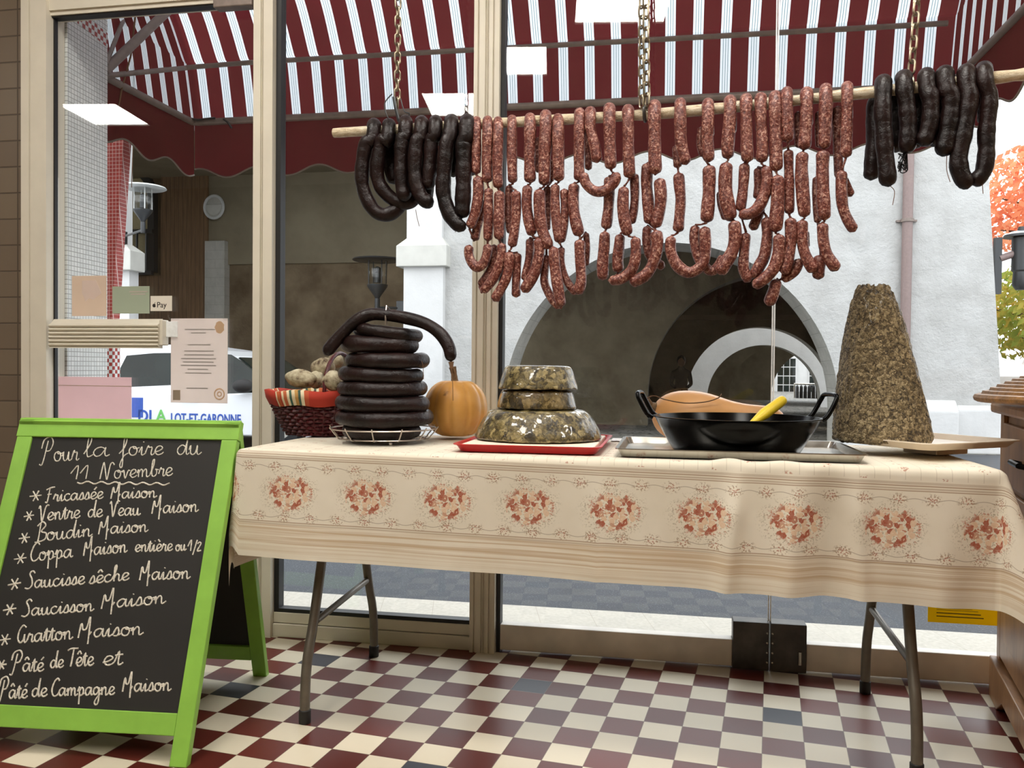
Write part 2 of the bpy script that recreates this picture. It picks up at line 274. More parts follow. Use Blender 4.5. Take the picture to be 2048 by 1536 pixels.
HX, HY = 1.215, .585                                       # half size of the spread tablecloth
def cloth_material():
    t = NT('printed_floral_cotton'); X, Y, _ = t.sep(t.uv())
    wx = t.math('SUBTRACT', HX, t.math('ABSOLUTE', X)); wy = t.math('SUBTRACT', HY, t.math('ABSOLUTE', Y)); side = t.math('LESS_THAN', wx, wy)
    w = t.math('MINIMUM', wx, wy); s = t.math('ADD', t.math('MULTIPLY', side, Y), t.math('MULTIPLY', t.math('SUBTRACT', 1.0, side), X))
    q = t.comb(s, w)
    base = t.ramp(t.noise(q, 7, 3), [(.3, rgb(218, 209, 190)), (.7, rgb(228, 220, 203))])
    def band(c, hw): return t.math('COMPARE', t.math('ADD', w, t.math('MULTIPLY', t.math('SUBTRACT', t.noise(q, 5, 2), .5), .002)), c, hw)
    col = base
    streak = t.noise(t.map(q, (1.2, 130, 1)), 1.0, 3)
    b1 = t.math('MULTIPLY', band(.062, .028), t.step(streak, .38, .62)); col = t.mix(t.math('MULTIPLY', b1, .75), col, rgb(188, 160, 124))
    b2 = t.math('MULTIPLY', band(.020, .012), t.step(streak, .4, .6)); col = t.mix(t.math('MULTIPLY', b2, .4), col, rgb(196, 172, 138))
    for c, hw, k in ((.092, .0012, .8), (.087, .002, .4), (.252, .0012, .8), (.257, .002, .5), (.263, .0014, .8), (.269, .003, .4)): col = t.mix(t.math('MULTIPLY', band(c, hw), k), col, rgb(158, 132, 106))
    # trailing line with sprigs
    for c0, per, ph in ((.106, .071, .0), (.232, .071, .03)):
        wl = t.math('MULTIPLY_ADD', t.math('SINE', t.math('MULTIPLY', s, 88.0)), .003, c0); ln = t.math('COMPARE', t.math('SUBTRACT', w, wl), 0.0, .0009); col = t.mix(t.math('MULTIPLY', ln, .55), col, rgb(140, 122, 104))
        ds = t.math('SUBTRACT', t.math('FRACT', t.math('ADD', t.math('DIVIDE', t.math('ADD', s, ph+9), per), .5)), .5); ds = t.math('MULTIPLY', ds, per)
        r = t.math('SQRT', t.math('ADD', t.math('POWER', t.math('DIVIDE', ds, .022), 2.0), t.math('POWER', t.math('DIVIDE', t.math('SUBTRACT', w, c0), .016), 2.0)))
        ang = t.math('ARCTAN2', t.math('SUBTRACT', w, c0), ds); sp = t.math('SINE', t.math('MULTIPLY', ang, 9.0)); v = t.voro(q, 240, 0)
        m = t.math('MULTIPLY', t.math('LESS_THAN', t.math('ADD', v, t.math('MULTIPLY', sp, .12)), .42), t.step(r, 1.15, .55)); col = t.mix(t.math('MULTIPLY', m, .75), col, t.mix(t.step(r, .2, .7), rgb(166, 94, 70), rgb(152, 128, 100)))
    # bouquets
    per = .205; c0 = .166
    ds = t.math('MULTIPLY', t.math('SUBTRACT', t.math('FRACT', t.math('DIVIDE', t.math('ADD', s, 8.2+.035), per)), .5), per)
    lw = t.math('SUBTRACT', w, c0); lq = t.comb(ds, lw)
    r = t.math('SQRT', t.math('ADD', t.math('POWER', t.math('DIVIDE', ds, .060), 2.0), t.math('POWER', t.math('DIVIDE', lw, .043), 2.0))); r = t.math('ADD', r, t.math('MULTIPLY', t.math('SUBTRACT', t.noise(lq, 38, 2), .5), .7))
    nw = t.n('TexNoise'); t.put(nw.inputs[0], lq); nw.inputs['Scale'].default_value = 70; nsc = t.n('VectorMath', operation='SCALE'); t.t.links.new(nw.outputs['Color'], nsc.inputs[0]); nsc.inputs['Scale'].default_value = .016; nad = t.n('VectorMath', operation='ADD'); t.put(nad.inputs[0], lq); t.t.links.new(nsc.outputs[0], nad.inputs[1]); lq = nad.outputs[0]
    v3 = t.voro(lq, 210, 0); m3 = t.math('MULTIPLY', t.math('LESS_THAN', v3, .36), t.step(r, 1.55, 1.0)); col = t.mix(t.math('MULTIPLY', m3, .6), col, rgb(146, 132, 104))
    vv = t.voro(lq, 78, 0); vc = t.sep(t.voro(lq, 78, 1)); inside = t.step(r, 1.02, .8)
    pet = t.math('MULTIPLY', t.math('LESS_THAN', vv, .60), inside); fl = t.mix(t.step(vc[0], .3, .42), rgb(220, 190, 160), rgb(164, 86, 63)); fl = t.mix(t.math('LESS_THAN', vv, .16), fl, rgb(226, 200, 170))
    pm = t.math('MULTIPLY', pet, t.math('LESS_THAN', vc[1], .86)); v2 = t.voro(lq, 150, 0); v2c = t.sep(t.voro(lq, 150, 1))[0]
    small = t.math('MULTIPLY', t.math('MULTIPLY', t.math('LESS_THAN', v2, .42), t.step(r, 1.2, .9)), t.math('LESS_THAN', v2c, .6)); col = t.mix(t.math('MULTIPLY', small, .8), col, rgb(186, 112, 84)); col = t.mix(t.math('MULTIPLY', pm, .9), col, fl)
    # field of thin lines and scattered sprigs
    fld = t.math('GREATER_THAN', w, .276); ll = t.math('LESS_THAN', t.math('FRACT', t.math('MULTIPLY', s, 31.0)), .045); col = t.mix(t.math('MULTIPLY', t.math('MULTIPLY', fld, ll), .35), col, rgb(150, 134, 112))
    sx = t.math('SUBTRACT', t.math('FRACT', t.math('MULTIPLY', X, 12.0)), .5); sy = t.math('SUBTRACT', t.math('FRACT', t.math('ADD', t.math('MULTIPLY', Y, 16.0), t.math('MULTIPLY', t.math('FLOOR', t.math('MULTIPLY', X, 12.0)), .5))), .5)
    rr = t.math('SQRT', t.math('ADD', t.math('POWER', sx, 2.0), t.math('POWER', sy, 2.0))); m = t.math('MULTIPLY', t.math('MULTIPLY', t.step(rr, .17, .12), t.math('LESS_THAN', t.voro(q, 200, 0), .45)), fld); col = t.mix(t.math('MULTIPLY', m, .7), col, rgb(168, 104, 80))
    M['cloth'] = t.done(t.bsdf(col, .85, 0, t.bump(t.noise(q, 30, 3), .1, .004), .15))
build_materials()

# ------------------------------------------------------------------ mesh building
class MB:
    def __init__(s): s.v = []; s.f = []; s.uv = []
    def vert(s, p, uv=(0, 0)): s.v.append(tuple(p)); s.uv.append(uv); return len(s.v)-1
    def quadgrid(s, rows, uvs=None, close_u=False, close_v=False):
        n = len(rows[0]); base = len(s.v)
        for i, r in enumerate(rows):
            for j, p in enumerate(r): s.vert(p, uvs[i][j] if uvs else (j/(n-1 or 1), i/(len(rows)-1 or 1)))
        for i in range(len(rows)-(0 if close_v else 1)):
            for j in range(n-(0 if close_u else 1)):
                a, b = base+i*n+j, base+i*n+(j+1) % n; i2 = (i+1) % len(rows); c, d = base+i2*n+(j+1) % n, base+i2*n+j
                s.f.append((a, b, c, d))
        return base
    def poly(s, pts):
        b = len(s.v); [s.vert(p) for p in pts]; s.f.append(tuple(range(b, b+len(pts))))
    def box(s, x0, x1, y0, y1, z0, z1):
        b = len(s.v)
        for z in (z0, z1):
            for x, y in ((x0, y0), (x1, y0), (x1, y1), (x0, y1)): s.vert((x, y, z))
        for q in ((0, 3, 2, 1), (4, 5, 6, 7), (0, 1, 5, 4), (1, 2, 6, 5), (2, 3, 7, 6), (3, 0, 4, 7)): s.f.append(tuple(b+i for i in q))
        return s
    def prism(s, pts, d):                                   # pts: planar polygon, d: offset vector
        n = len(pts); b = len(s.v); d = Vector(d)
        for p in pts: s.vert(p)
        for p in pts: s.vert(Vector(p)+d)
        s.f.append(tuple(range(b+n-1, b-1, -1))); s.f.append(tuple(range(b+n, b+2*n)))
        for i in range(n): j = (i+1) % n; s.f.append((b+i, b+j, b+n+j, b+n+i))
        return s
    def tube(s, pts, r, n=10, cap=True, closed=False, flat=None):
        pts = [Vector(p) for p in pts]; m = len(pts); R = r if isinstance(r, (list, tuple)) else [r]*m
        tg = []
        for i in range(m):
            a = pts[i-1] if (i or closed) else pts[0]; c = pts[(i+1) % m] if (i < m-1 or closed) else pts[-1]; t = (c-a); tg.append(t.normalized() if t.length > 1e-9 else Vector((0, 0, 1)))
        nrm = tg[0].orthogonal().normalized(); rows = []
        for i in range(m):
            nrm = (nrm - tg[i]*nrm.dot(tg[i])); nrm = nrm.normalized() if nrm.length > 1e-6 else tg[i].orthogonal().normalized(); bn = tg[i].cross(nrm)
            rows.append([pts[i] + (nrm*cos(2*pi*k/n) + bn*sin(2*pi*k/n))*R[i] for k in range(n)])
        base = s.quadgrid(rows, close_u=True, close_v=closed)
        if cap and not closed:
            s.f.append(tuple(base+k for k in range(n-1, -1, -1))); s.f.append(tuple(base+(m-1)*n+k for k in range(n)))
        return s
    def lathe(s, prof, c=(0, 0, 0), n=32, axis=None, sx=1, sy=1, cap=True):    # prof: (radius, height)
        c = Vector(c); rows = []
        for r, h in prof: rows.append([c + Vector((r*cos(2*pi*k/n)*sx, r*sin(2*pi*k/n)*sy, h)) for k in range(n)])
        base = s.quadgrid(rows, close_u=True)
        if cap:
            if prof[0][0] > 1e-4: s.f.append(tuple(base+k for k in range(n-1, -1, -1)))
            if prof[-1][0] > 1e-4: s.f.append(tuple(base+(len(prof)-1)*n+k for k in range(n)))
        return s
    def ellip(s, c, rx, ry, rz, n=20, m=12, rot=None, lump=0.0, seed=0):
        c = Vector(c); rn = random.Random(seed); ph = [rn.uniform(0, 6) for _ in range(4)]; rows = []
        for i in range(m+1):
            a = pi*i/m; row = []
            for k in range(n):
                b = 2*pi*k/n; L = 1+lump*(sin(3*b+ph[0])*sin(2*a+ph[1])+.6*sin(5*a+ph[2]+2*b))
                p = Vector((rx*sin(a)*cos(b)*L, ry*sin(a)*sin(b)*L, -rz*cos(a)*L)); row.append(c + (rot @ p if rot else p))
            rows.append(row)
        s.quadgrid(rows, close_u=True); return s
    def xform(s, Mx): s.v = [tuple(Mx @ Vector(p)) for p in s.v]; return s
    def build(s, name, mat, parent=None, smooth=True, bevel=0.0, angle=40, sub=0, solid=0.0):
        me = bpy.data.meshes.new(name); off = parent.matrix_basis.translation if parent else Vector((0, 0, 0))
        p = parent
        while p and p.parent: p = p.parent; off = off + p.matrix_basis.translation
        me.from_pydata([tuple(Vector(v)-off) for v in s.v], [], s.f); ul = me.uv_layers.new(name='UVMap')
        for l in me.loops: ul.data[l.index].uv = s.uv[l.vertex_index]
        import bmesh
        bm = bmesh.new(); bm.from_mesh(me); bmesh.ops.remove_doubles(bm, verts=bm.verts, dist=1e-6)
        if not solid: bmesh.ops.recalc_face_normals(bm, faces=bm.faces)
        bm.to_mesh(me); bm.free()
        if smooth:
            me.shade_smooth()
            if angle < 180: me.set_sharp_from_angle(angle=math.radians(angle))
        o = bpy.data.objects.new(name, me); me.materials.append(mat); COL.objects.link(o)
        if parent: o.parent = parent
        if solid: md = o.modifiers.new('s', 'SOLIDIFY'); md.thickness = solid; md.offset = 0
        if bevel: md = o.modifiers.new('b', 'BEVEL'); md.width = bevel; md.segments = 2; md.limit_method = 'ANGLE'
        if sub: md = o.modifiers.new('u', 'SUBSURF'); md.levels = sub; md.render_levels = sub
        return o
def thing(name, label, cat, loc=(0, 0, 0), group=None):
    o = bpy.data.objects.new(name, None); COL.objects.link(o); o.location = Vector(loc); o.empty_display_size = .05
    o['label'] = label; o['category'] = cat
    if group: o['group'] = group
    return o
def tag(o, label, cat, group=None, kind=None):
    o['label'] = label; o['category'] = cat
    if group: o['group'] = group
    if kind: o['kind'] = kind
    return o
def struct(o, label=None):
    o['kind'] = 'structure'; o['category'] = o.name.split('_')[0]
    if label: o['label'] = label
    return o
def sroot(name, loc=(0, 0, 0), label=None):
    o = bpy.data.objects.new(name, None); COL.objects.link(o); o.location = loc; return struct(o, label)
def spline(pts, k=6, closed=False):
    pts = [Vector(p) for p in pts]; m = len(pts); out = []
    for i in range(m if closed else m-1):
        g = (lambda j: pts[j % m]) if closed else (lambda j: pts[max(0, min(m-1, j))])
        a, b, c, d = g(i-1), g(i), g(i+1), g(i+2)
        for q in range(k):
            t = q/k; out.append(.5*((2*b)+(c-a)*t+(2*a-5*b+4*c-d)*t*t+(3*b-a-3*c+d)*t**3))
    if not closed: out.append(pts[-1])
    return out
def resample(pts, n):
    L = [0]
    for i in range(1, len(pts)): L.append(L[-1]+(pts[i]-pts[i-1]).length)
    out = []; j = 0
    for k in range(n):
        d = L[-1]*k/(n-1)
        while j < len(pts)-2 and L[j+1] < d: j += 1
        sg = L[j+1]-L[j]; out.append(pts[j].lerp(pts[j+1], (d-L[j])/sg if sg > 1e-9 else 0))
    return out, L[-1]
def txt(body, size, loc, rot, name, mat, parent=None, ext=.0006, bold=False, align='LEFT'):
    c = bpy.data.curves.new(name, 'FONT'); c.body = body; c.size = size; c.extrude = ext; c.align_x = align
    if bold: c.offset = size*.018
    o = bpy.data.objects.new(name, c); COL.objects.link(o); dg = bpy.context.evaluated_depsgraph_get(); me = bpy.data.meshes.new_from_object(o.evaluated_get(dg)); bpy.data.objects.remove(o)
    o = bpy.data.objects.new(name, me); COL.objects.link(o); me.materials.clear(); me.materials.append(mat); o.rotation_euler = rot; o.location = Vector(loc)
    if parent: o.parent = parent; o.location = Vector(loc)-parent.location
    return o
def P(*a): return Vector(a)

# ================================================================== the room
GX0, GX1 = -5.2, 3.3
struct(MB().box(GX0, GX1, -6.3, .06, -.06, 0).build('floor', M['floor'], smooth=False), 'red and white chequered tile floor')
struct(MB().box(GX0, GX1, -6.3, .12, 3.0, 3.1).build('ceiling', M['ceil'], smooth=False))
struct(MB().box(GX0-.1, GX0, -6.3, .12, 0, 3.0).build('wall_left', M['wall_in'], smooth=False))
struct(MB().box(GX1, GX1+.1, -6.3, .12, 0, 3.0).build('wall_right', M['wall_in'], smooth=False))
struct(MB().box(GX0, GX1, -6.4, -6.3, 0, 3.0).build('wall_back', M['wall_in'], smooth=False))
wf = MB().box(GX0, -1.735, -.02, .12, 0, 3.0); struct(wf.build('wall_front', M['brown_tile'], smooth=False), 'brown square tiled wall beside the glazed door')
struct(MB().box(1.86, GX1, -.02, .12, 0, 3.0).build('wall_front_right', M['wall_in'], smooth=False))
struct(MB().box(-.05, 1.86, -.02, .10, 2.72, 3.0).build('wall_front_top', M['alu'], smooth=False))

# ---- shop front: frames and panes
def post(name, x0, x1, z1=2.99, y0=-.035, y1=.06, grooves=()):
    b = MB(); xs = [x0]
    for g in grooves: xs += [g-.003, g+.003]
    xs.append(x1); pr = [(x0, y1)]
    pr.append((x0, y0))
    for g in grooves: pr += [(g-.003, y0), (g-.002, y0+.006), (g+.002, y0+.006), (g+.003, y0)]
    pr += [(x1, y0), (x1, y1)]
    b.prism([P(x, y, 0) for x, y in pr], (0, 0, z1)); return b
struct(post('p', -1.735, -1.632, grooves=(-1.70,)).build('trim_1', M['alu'], smooth=False), 'cream aluminium jamb beside the brown tiles')
struct(post('p', -.832, -.762, grooves=(-.803, -.797)).build('trim_2', M['alu'], smooth=False), 'cream aluminium mullion left of the blood sausage stack')
struct(post('p', -.062, .022, grooves=(-.047, -.022, -.015, .003)).build('trim_3', M['alu'], smooth=False), 'cream aluminium mullion behind the pumpkin')
# glazed door on the left
d1 = sroot('door_1', (-1.23, 0, 0), 'glazed door with ribbed push bar and papers')
b = MB().box(-1.632, -.832, -.02, .05, 2.2, 2.34).box(-1.632, -.832, -.012, .05, 2.185, 2.2); b.build('door_header', M['alu'], d1, smooth=False)
MB().box(-1.632, -.832, .0, .05, 2.34, 2.99).build('transom_panel', M['alu'], d1, smooth=False)
MB().box(-1.632, -.832, -.02, .045, 0, .09).build('bottom_rail', M['alu'], d1, smooth=False)
MB().box(-1.632, -1.626, .002, .018, .09, 2.19).box(-.836, -.832, -.006, .03, .09, 2.19).box(-1.632, -.832, -.006, .03, 2.18, 2.19).build('gasket', M['gasket'], d1, smooth=False)
MB().box(-1.62, -.833, .008, .016, .088, 2.188).build('glass_pane', M['glass'], d1, smooth=False)
b = MB(); hx0, hx1 = -1.618, -1.185
pr = [(-.012, 1.094), (-.030, 1.078)]
for i in range(6):
    z = 1.074-i*.0135; pr += [(-.040, z-.001), (-.043, z-.005), (-.040, z-.0095), (-.034, z-.0115)]
pr += [(-.040, .990), (-.012, .990)]
b.prism([P(hx0, y, z) for y, z in pr], (hx1-hx0, 0, 0)); pb = b.build('push_bar', M['alu'], d1, smooth=False)
MB().box(hx1, hx1+.012, -.034, .006, 1.0, 1.09).build('push_bar_end', M['alu'], d1, smooth=False, bevel=.003)
MB().box(hx1+.012, hx1+.055, -.012, -.004, 1.03, 1.085).build('latch_bracket', M['glass_edge'], d1, smooth=False, bevel=.002)
p0, p1 = ony(430, 25, -.03), ony(518, 0, -.03)
cl = MB().box(p0.x, -.835, -.045, .0, 2.155, 2.26).build('door_closer', M['brown_metal'], d1, smooth=False, bevel=.004)
cb = MB()
for sx in (p0.x+.035, p0.x+.085): cb.lathe([(.0, 0), (.007, .0), (.007, .004), (.003, .006)], n=10).v
cb = MB()
for sx in (p0.x+.035, p0.x+.085): cb.ellip((sx, -.046, 2.185), .007, .004, .007, 10, 6)
cb.build('screw', M['steel'], cl)
# fixed window in the middle
w1 = sroot('window_1', (-.41, 0, 0), 'fixed pane between two cream mullions')
MB().box(-.762, -.062, -.02, .05, .0, .045).box(-.762, -.062, -.012, .045, .047, .083).build('bottom_rail', M['alu'], w1, smooth=False, bevel=.002)
MB().box(-.762, -.744, -.008, .03, .083, 2.9).box(-.066, -.062, -.008, .03, .083, 2.9).box(-.744, -.066, -.008, .03, .083, .096).build('gasket', M['gasket'], w1, smooth=False)
MB().box(-.746, -.064, .008, .016, .09, 2.95).build('glass_pane', M['glass'], w1, smooth=False)
# frameless double door on the right
d2 = sroot('door_2', (.885, 0, 0), 'frameless double glass door behind the table')
MB().box(.024, .036, -.012, .03, .0, 2.99).build('gasket', M['gasket'], d2, smooth=False)
MB().box(.036, .775, -.014, .03, .008, .092).box(.995, 1.85, -.014, .03, .008, .092).build('kick_rail', M['kick'], d2, smooth=False, bevel=.003)
b = MB().box(.775, .884, -.022, .036, .004, .152).box(.888, .995, -.022, .036, .004, .152); fp = b.build('floor_patch', M['darkplate'], d2, smooth=False, bevel=.003)
b = MB()
for z in (.03, .06, .09, .12):
    for x in (.878, .894): b.ellip((x, -.022, z), .004, .003, .004, 8, 6)
b.tube([P(.975, -.024, .03), P(.975, -.024, .07)], .006); b.build('bolt', M['steel'], fp)
MB().box(.034, .8808, .0, .008, .09, 2.95).build('glass_pane', M['glass'], d2, smooth=False)
MB().box(.8912, 1.85, .0, .008, .09, 2.95).build('glass_pane', M['glass'], d2, smooth=False)
MB().box(.8812, .8846, -.001, .009, .152, 2.95).box(.8874, .8908, -.001, .009, .152, 2.95).build('glass_edge', M['glass_edge'], d2, smooth=False)

# ================================================================== outside: ground, street, arcaded building
ST = -.20
struct(MB().box(-14, 14, .06, .72, -.25, -.05).build('pavement', M['paving'], smooth=False), 'pale paved strip along the shop front')
struct(MB().box(-14, 14, .055, .11, -.25, -.02).build('threshold', M['kerb'], smooth=False))
struct(MB().box(-40, 40, .72, 8.5, -.5, -.065).build('street', M['asphalt'], smooth=False), 'blue grey asphalt street')
STZ = -.065
struct(MB().box(-40, 40, 8.5, 90, -.5, -.066).build('ground', M['cobble'], smooth=False))
YF = 8.6; TH = .82
def archwall(b, x0, x1, z0, z1, cx, cz, R, y0, y1, n=48, soffit=None):
    sf = soffit or b
    for y in (y0, y1):
        for xa, xb in ((x0, cx-R), (cx+R, x1)):
            if xb > xa: b.poly([P(xa, y, z0), P(xb, y, z0), P(xb, y, z1), P(xa, y, z1)])
        for k in range(n):
            a, c = pi-pi*k/n, pi-pi*(k+1)/n; pa, pc = (cx+R*cos(a), cz+R*sin(a)), (cx+R*cos(c), cz+R*sin(c))
            b.poly([P(pa[0], y, pa[1]), P(pc[0], y, pc[1]), P(pc[0], y, z1), P(pa[0], y, z1)])
    for k in range(n):
        a, c = pi-pi*k/n, pi-pi*(k+1)/n; pa, pc = (cx+R*cos(a), cz+R*sin(a)), (cx+R*cos(c), cz+R*sin(c))
        sf.poly([P(pa[0], y0, pa[1]), P(pc[0], y0, pc[1]), P(pc[0], y1, pc[1]), P(pa[0], y1, pa[1])])
    for x in (cx-R, cx+R): sf.poly([P(x, y0, z0), P(x, y1, z0), P(x, y1, cz), P(x, y0, cz)])
    b.poly([P(x0, y0, z0), P(x0, y1, z0), P(x0, y1, z1), P(x0, y0, z1)]); b.poly([P(x1, y0, z0), P(x1, y1, z0), P(x1, y1, z1), P(x1, y0, z1)]); b.poly([P(x0, y0, z1), P(x1, y0, z1), P(x1, y1, z1), P(x0, y1, z1)])
FAC = sroot('facade', (0, YF, 0), 'white rendered arcade building across the street')
b, sf = MB(), MB(); archwall(b, -2.62, 4.2, STZ, 5.0, .51, .44, 2.165, YF, YF+TH, soffit=sf)
b.build('front_wall', M['facade'], FAC, smooth=False); sf.build('arch_reveal', M['reveal'], FAC, smooth=False)
# battered right end and plinth
e4, e8 = ony(1978, 330, YF), ony(2010, 850, YF)
b = MB(); b.prism([P(4.2, YF-.0, 5), P(4.2, YF, STZ), P(e8.x, YF, STZ), P(e4.x, YF, 3.35), P(e4.x-.05, YF, 5)], (0, 1.6, 0)); b.build('buttress', M['facade'], FAC, smooth=False)
b = MB(); b.prism([P(2.675, YF-.14, STZ), P(2.675, YF-.14, .46), P(2.675, YF, .60), P(2.675, YF, STZ)], (1.37, 0, 0)); b.prism([P(4.045, YF-.06, STZ), P(4.045, YF-.06, .48), P(4.045, YF, .54), P(4.045, YF, STZ)], (.5, 0, 0)); b.build('plinth', M['white_base'], FAC, smooth=False, bevel=.02)
# piers with caps either side of the wide left opening
def pier(x0, x1, y0, y1):
    q = .03 if x0 > -5 else .08; b = MB().box(x0, x1, y0, y1, STZ, 2.32).box(x0+.03, x1-q, y0+.03, y1-.03, 2.67, 5); b.build('pier', M['white_base'], FAC, smooth=False)
    b = MB(); w = .085 if x0 > -5 else .135; b.box(x0-w, x1+w*.8, y0-w, y1, 2.32, 2.60)
    b.quadgrid([[P(x0-w, y0-w, 2.6), P(x1+w*.8, y0-w, 2.6), P(x1+w*.8, y1, 2.6), P(x0-w, y1, 2.6)], [P(x0+.03, y0+.03, 2.72), P(x1-q, y0+.03, 2.72), P(x1-q, y1, 2.72), P(x0+.03, y1, 2.72)]], close_u=True)
    b.build('pier_cap', M['cap_stone'], FAC, smooth=False, bevel=.01)
pier(-3.05, -2.49, YF-.12, YF+TH); pier(-8.2, -7.24, YF-.12, YF+.10)
MB().box(-8.2, -2.6, YF, YF+TH, 4.6, 5.0).build('front_lintel', M['facade'], FAC, smooth=False)
MB().box(-16, -8.15, YF, YF+TH, STZ, 5).build('left_wall', M['facade'], FAC, smooth=False)
# gallery behind: back wall with the second arch, vault, far bays
GAL = sroot('arcade_interior', (0, 12.8, 0), 'dim plastered bays of the arcade')
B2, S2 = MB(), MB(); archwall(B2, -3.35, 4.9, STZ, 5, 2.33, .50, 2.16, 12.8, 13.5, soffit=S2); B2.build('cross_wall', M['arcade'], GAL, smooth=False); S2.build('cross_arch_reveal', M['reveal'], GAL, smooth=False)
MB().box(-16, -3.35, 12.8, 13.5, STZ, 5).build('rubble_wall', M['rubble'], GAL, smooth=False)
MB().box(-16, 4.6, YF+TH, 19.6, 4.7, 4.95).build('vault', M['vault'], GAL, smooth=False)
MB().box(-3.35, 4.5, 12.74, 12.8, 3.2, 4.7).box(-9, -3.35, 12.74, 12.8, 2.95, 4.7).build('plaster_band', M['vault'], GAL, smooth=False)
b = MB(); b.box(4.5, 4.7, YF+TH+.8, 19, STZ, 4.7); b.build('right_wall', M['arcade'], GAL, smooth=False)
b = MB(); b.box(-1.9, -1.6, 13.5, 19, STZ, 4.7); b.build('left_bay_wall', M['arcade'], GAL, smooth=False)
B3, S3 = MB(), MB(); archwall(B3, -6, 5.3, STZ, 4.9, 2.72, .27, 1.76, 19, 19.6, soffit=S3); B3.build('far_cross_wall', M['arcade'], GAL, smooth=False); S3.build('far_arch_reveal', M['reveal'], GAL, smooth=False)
MB().box(-1.6, 4.5, 18.8, 19, 2.2, 2.32).build('cornice', M['vault'], GAL, smooth=False)
FAR = sroot('far_arcade', (0, 22.5, 0), 'second white arcade seen through the arches')
B4, S4 = MB(), MB(); archwall(B4, -8, 8.4, STZ, 7, 3.18, .12, 1.57, 22.5, 23.1, soffit=S4); B4.build('front_wall', M['white_base'], FAR, smooth=False); S4.build('arch_reveal', M['reveal'], FAR, smooth=False)
B5, S5 = MB(), MB(); archwall(B5, -6, 8.4, STZ, 5, 5.62, .14, 1.59, 28, 28.6, soffit=S5); B5.build('end_wall', M['arcade'], FAR, smooth=False); S5.build('end_arch_reveal', M['reveal'], FAR, smooth=False)
MB().box(-6, 8.4, 23.1, 28, 3.0, 3.3).build('vault', M['vault'], FAR, smooth=False)
B6, S6 = MB(), MB(); archwall(B6, 1.0, 8, STZ, 3, 4.0, .13, 1.6, 25.2, 25.6, soffit=S6); B6.build('middle_rib', M['arcade'], FAR, smooth=False); S6.build('middle_rib_reveal', M['arcade'], FAR, smooth=False)
FB = sroot('far_house', (10, 42, 0), 'white house front beyond the last arch')
MB().box(0, 15, 42, 42.5, STZ, 9).build('front_wall', M['white_base'], FB, smooth=False)
for px in (1573, 1637):
    p = ony(px, 750, 42); fr = MB().box(p.x-.5, p.x+.5, 41.92, 42, p.z-1.0, p.z+.9).build('window_frame', M['white_base'], FB, smooth=False)
    b = MB()
    for i in range(3):
        for j in range(4): b.box(p.x-.44+i*.3, p.x-.18+i*.3, 41.9, 41.93, p.z-.92+j*.45, p.z-.52+j*.45)
    b.build('window_pane', M['car_glass'], fr, smooth=False)
# things seen in the left opening of the gallery
dr = thing('arched_window', 'arched window with dark frame and cream blind in the arcade left opening', 'window', ony(290, 545, 12.7))
cx, R = ony(252, 400, 12.72).x, .66; zt = ony(290, 395, 12.72).z; z0 = ony(290, 545, 12.72).z
b = MB(); rows = [[], []]; arc = [P(cx-R, 12.66, z0)] + [P(cx+R*cos(a), 12.66, zt+R*sin(a)) for a in [pi-pi*k/20 for k in range(21)]] + [P(cx+R, 12.66, z0)]
arc2 = [P(cx-R+.2, 12.66, z0)] + [P(cx+(R-.14)*cos(a), 12.66, zt+(R-.14)*sin(a)) for a in [pi-pi*k/20 for k in range(21)]] + [P(cx+R-.14, 12.66, z0)]
b.quadgrid([arc, arc2, [p+P(0, .14, 0) for p in arc2], [p+P(0, .14, 0) for p in arc]], close_v=True); b.build('frame', M['lantern'], dr, smooth=False)
b = MB(); b.prism(arc2, (0, .02, 0)); b.xform(Matrix.Translation((0, .06, 0))); b.build('blind', M['cream_cloth'], dr, smooth=False)
zb = ony(290, 462, 12.6).z
MB().box(cx-R, cx+R, 12.60, 12.66, zb-.04, zb+.04).build('top_rail', M['lantern'], dr, smooth=False); MB().box(cx-R, cx+R, 12.58, 12.66, z0-.06, z0+.02).build('sill', M['lantern'], dr, smooth=False)
for k in range(6): x = cx-R+.13+k*.21; MB().tube([P(x, 12.63, z0), P(x, 12.63, zb)], .022, 8).build('bar', M['lantern'], dr)
x0, x1 = ony(322, 500, 12.7).x, ony(415, 500, 12.7).x
bd = tag(MB().box(x0, x1, 12.69, 12.80, STZ, ony(350, 330, 12.7).z).build('wooden_partition', M['boards'], smooth=False), 'brown vertical boarding beside the grey stone pilaster in the arcade', 'panel')
tag(MB().box(x0-2.4, x0-.01, 12.70, 12.80, STZ, z0-.07).build('boarded_dado', M['boards'], smooth=False), 'brown boarding below the arched window in the arcade', 'panel')
struct(MB().box(x1, x1+.42, 12.6, 12.8, STZ, 3.4).build('pilaster', M['reveal'], smooth=False), 'grey stone pilaster with a round plaque')
c = ony(428, 414, 12.58)
pq = thing('round_plaque', 'round pale plaque high on the grey stone pilaster', 'plaque', c)
b = MB(); b.tube([c+P(.2*cos(a), 0, .22*sin(a)) for a in [2*pi*k/28 for k in range(28)]], .028, 8, closed=True); b.build('rim', M['shade'], pq)
MB().ellip(c+P(0, .012, 0), .19, .02, .21).build('face', M['reveal'], pq); MB().prism([c+P(.17*cos(q), -.012, .04+.2*sin(q)) for q in [pi+pi*k/16 for k in range(17)]], (0, .01, 0)).build('painted_lit_half', M['cap_stone'], pq, smooth=False)  # pale half disc paints the light on the plaque's lower half

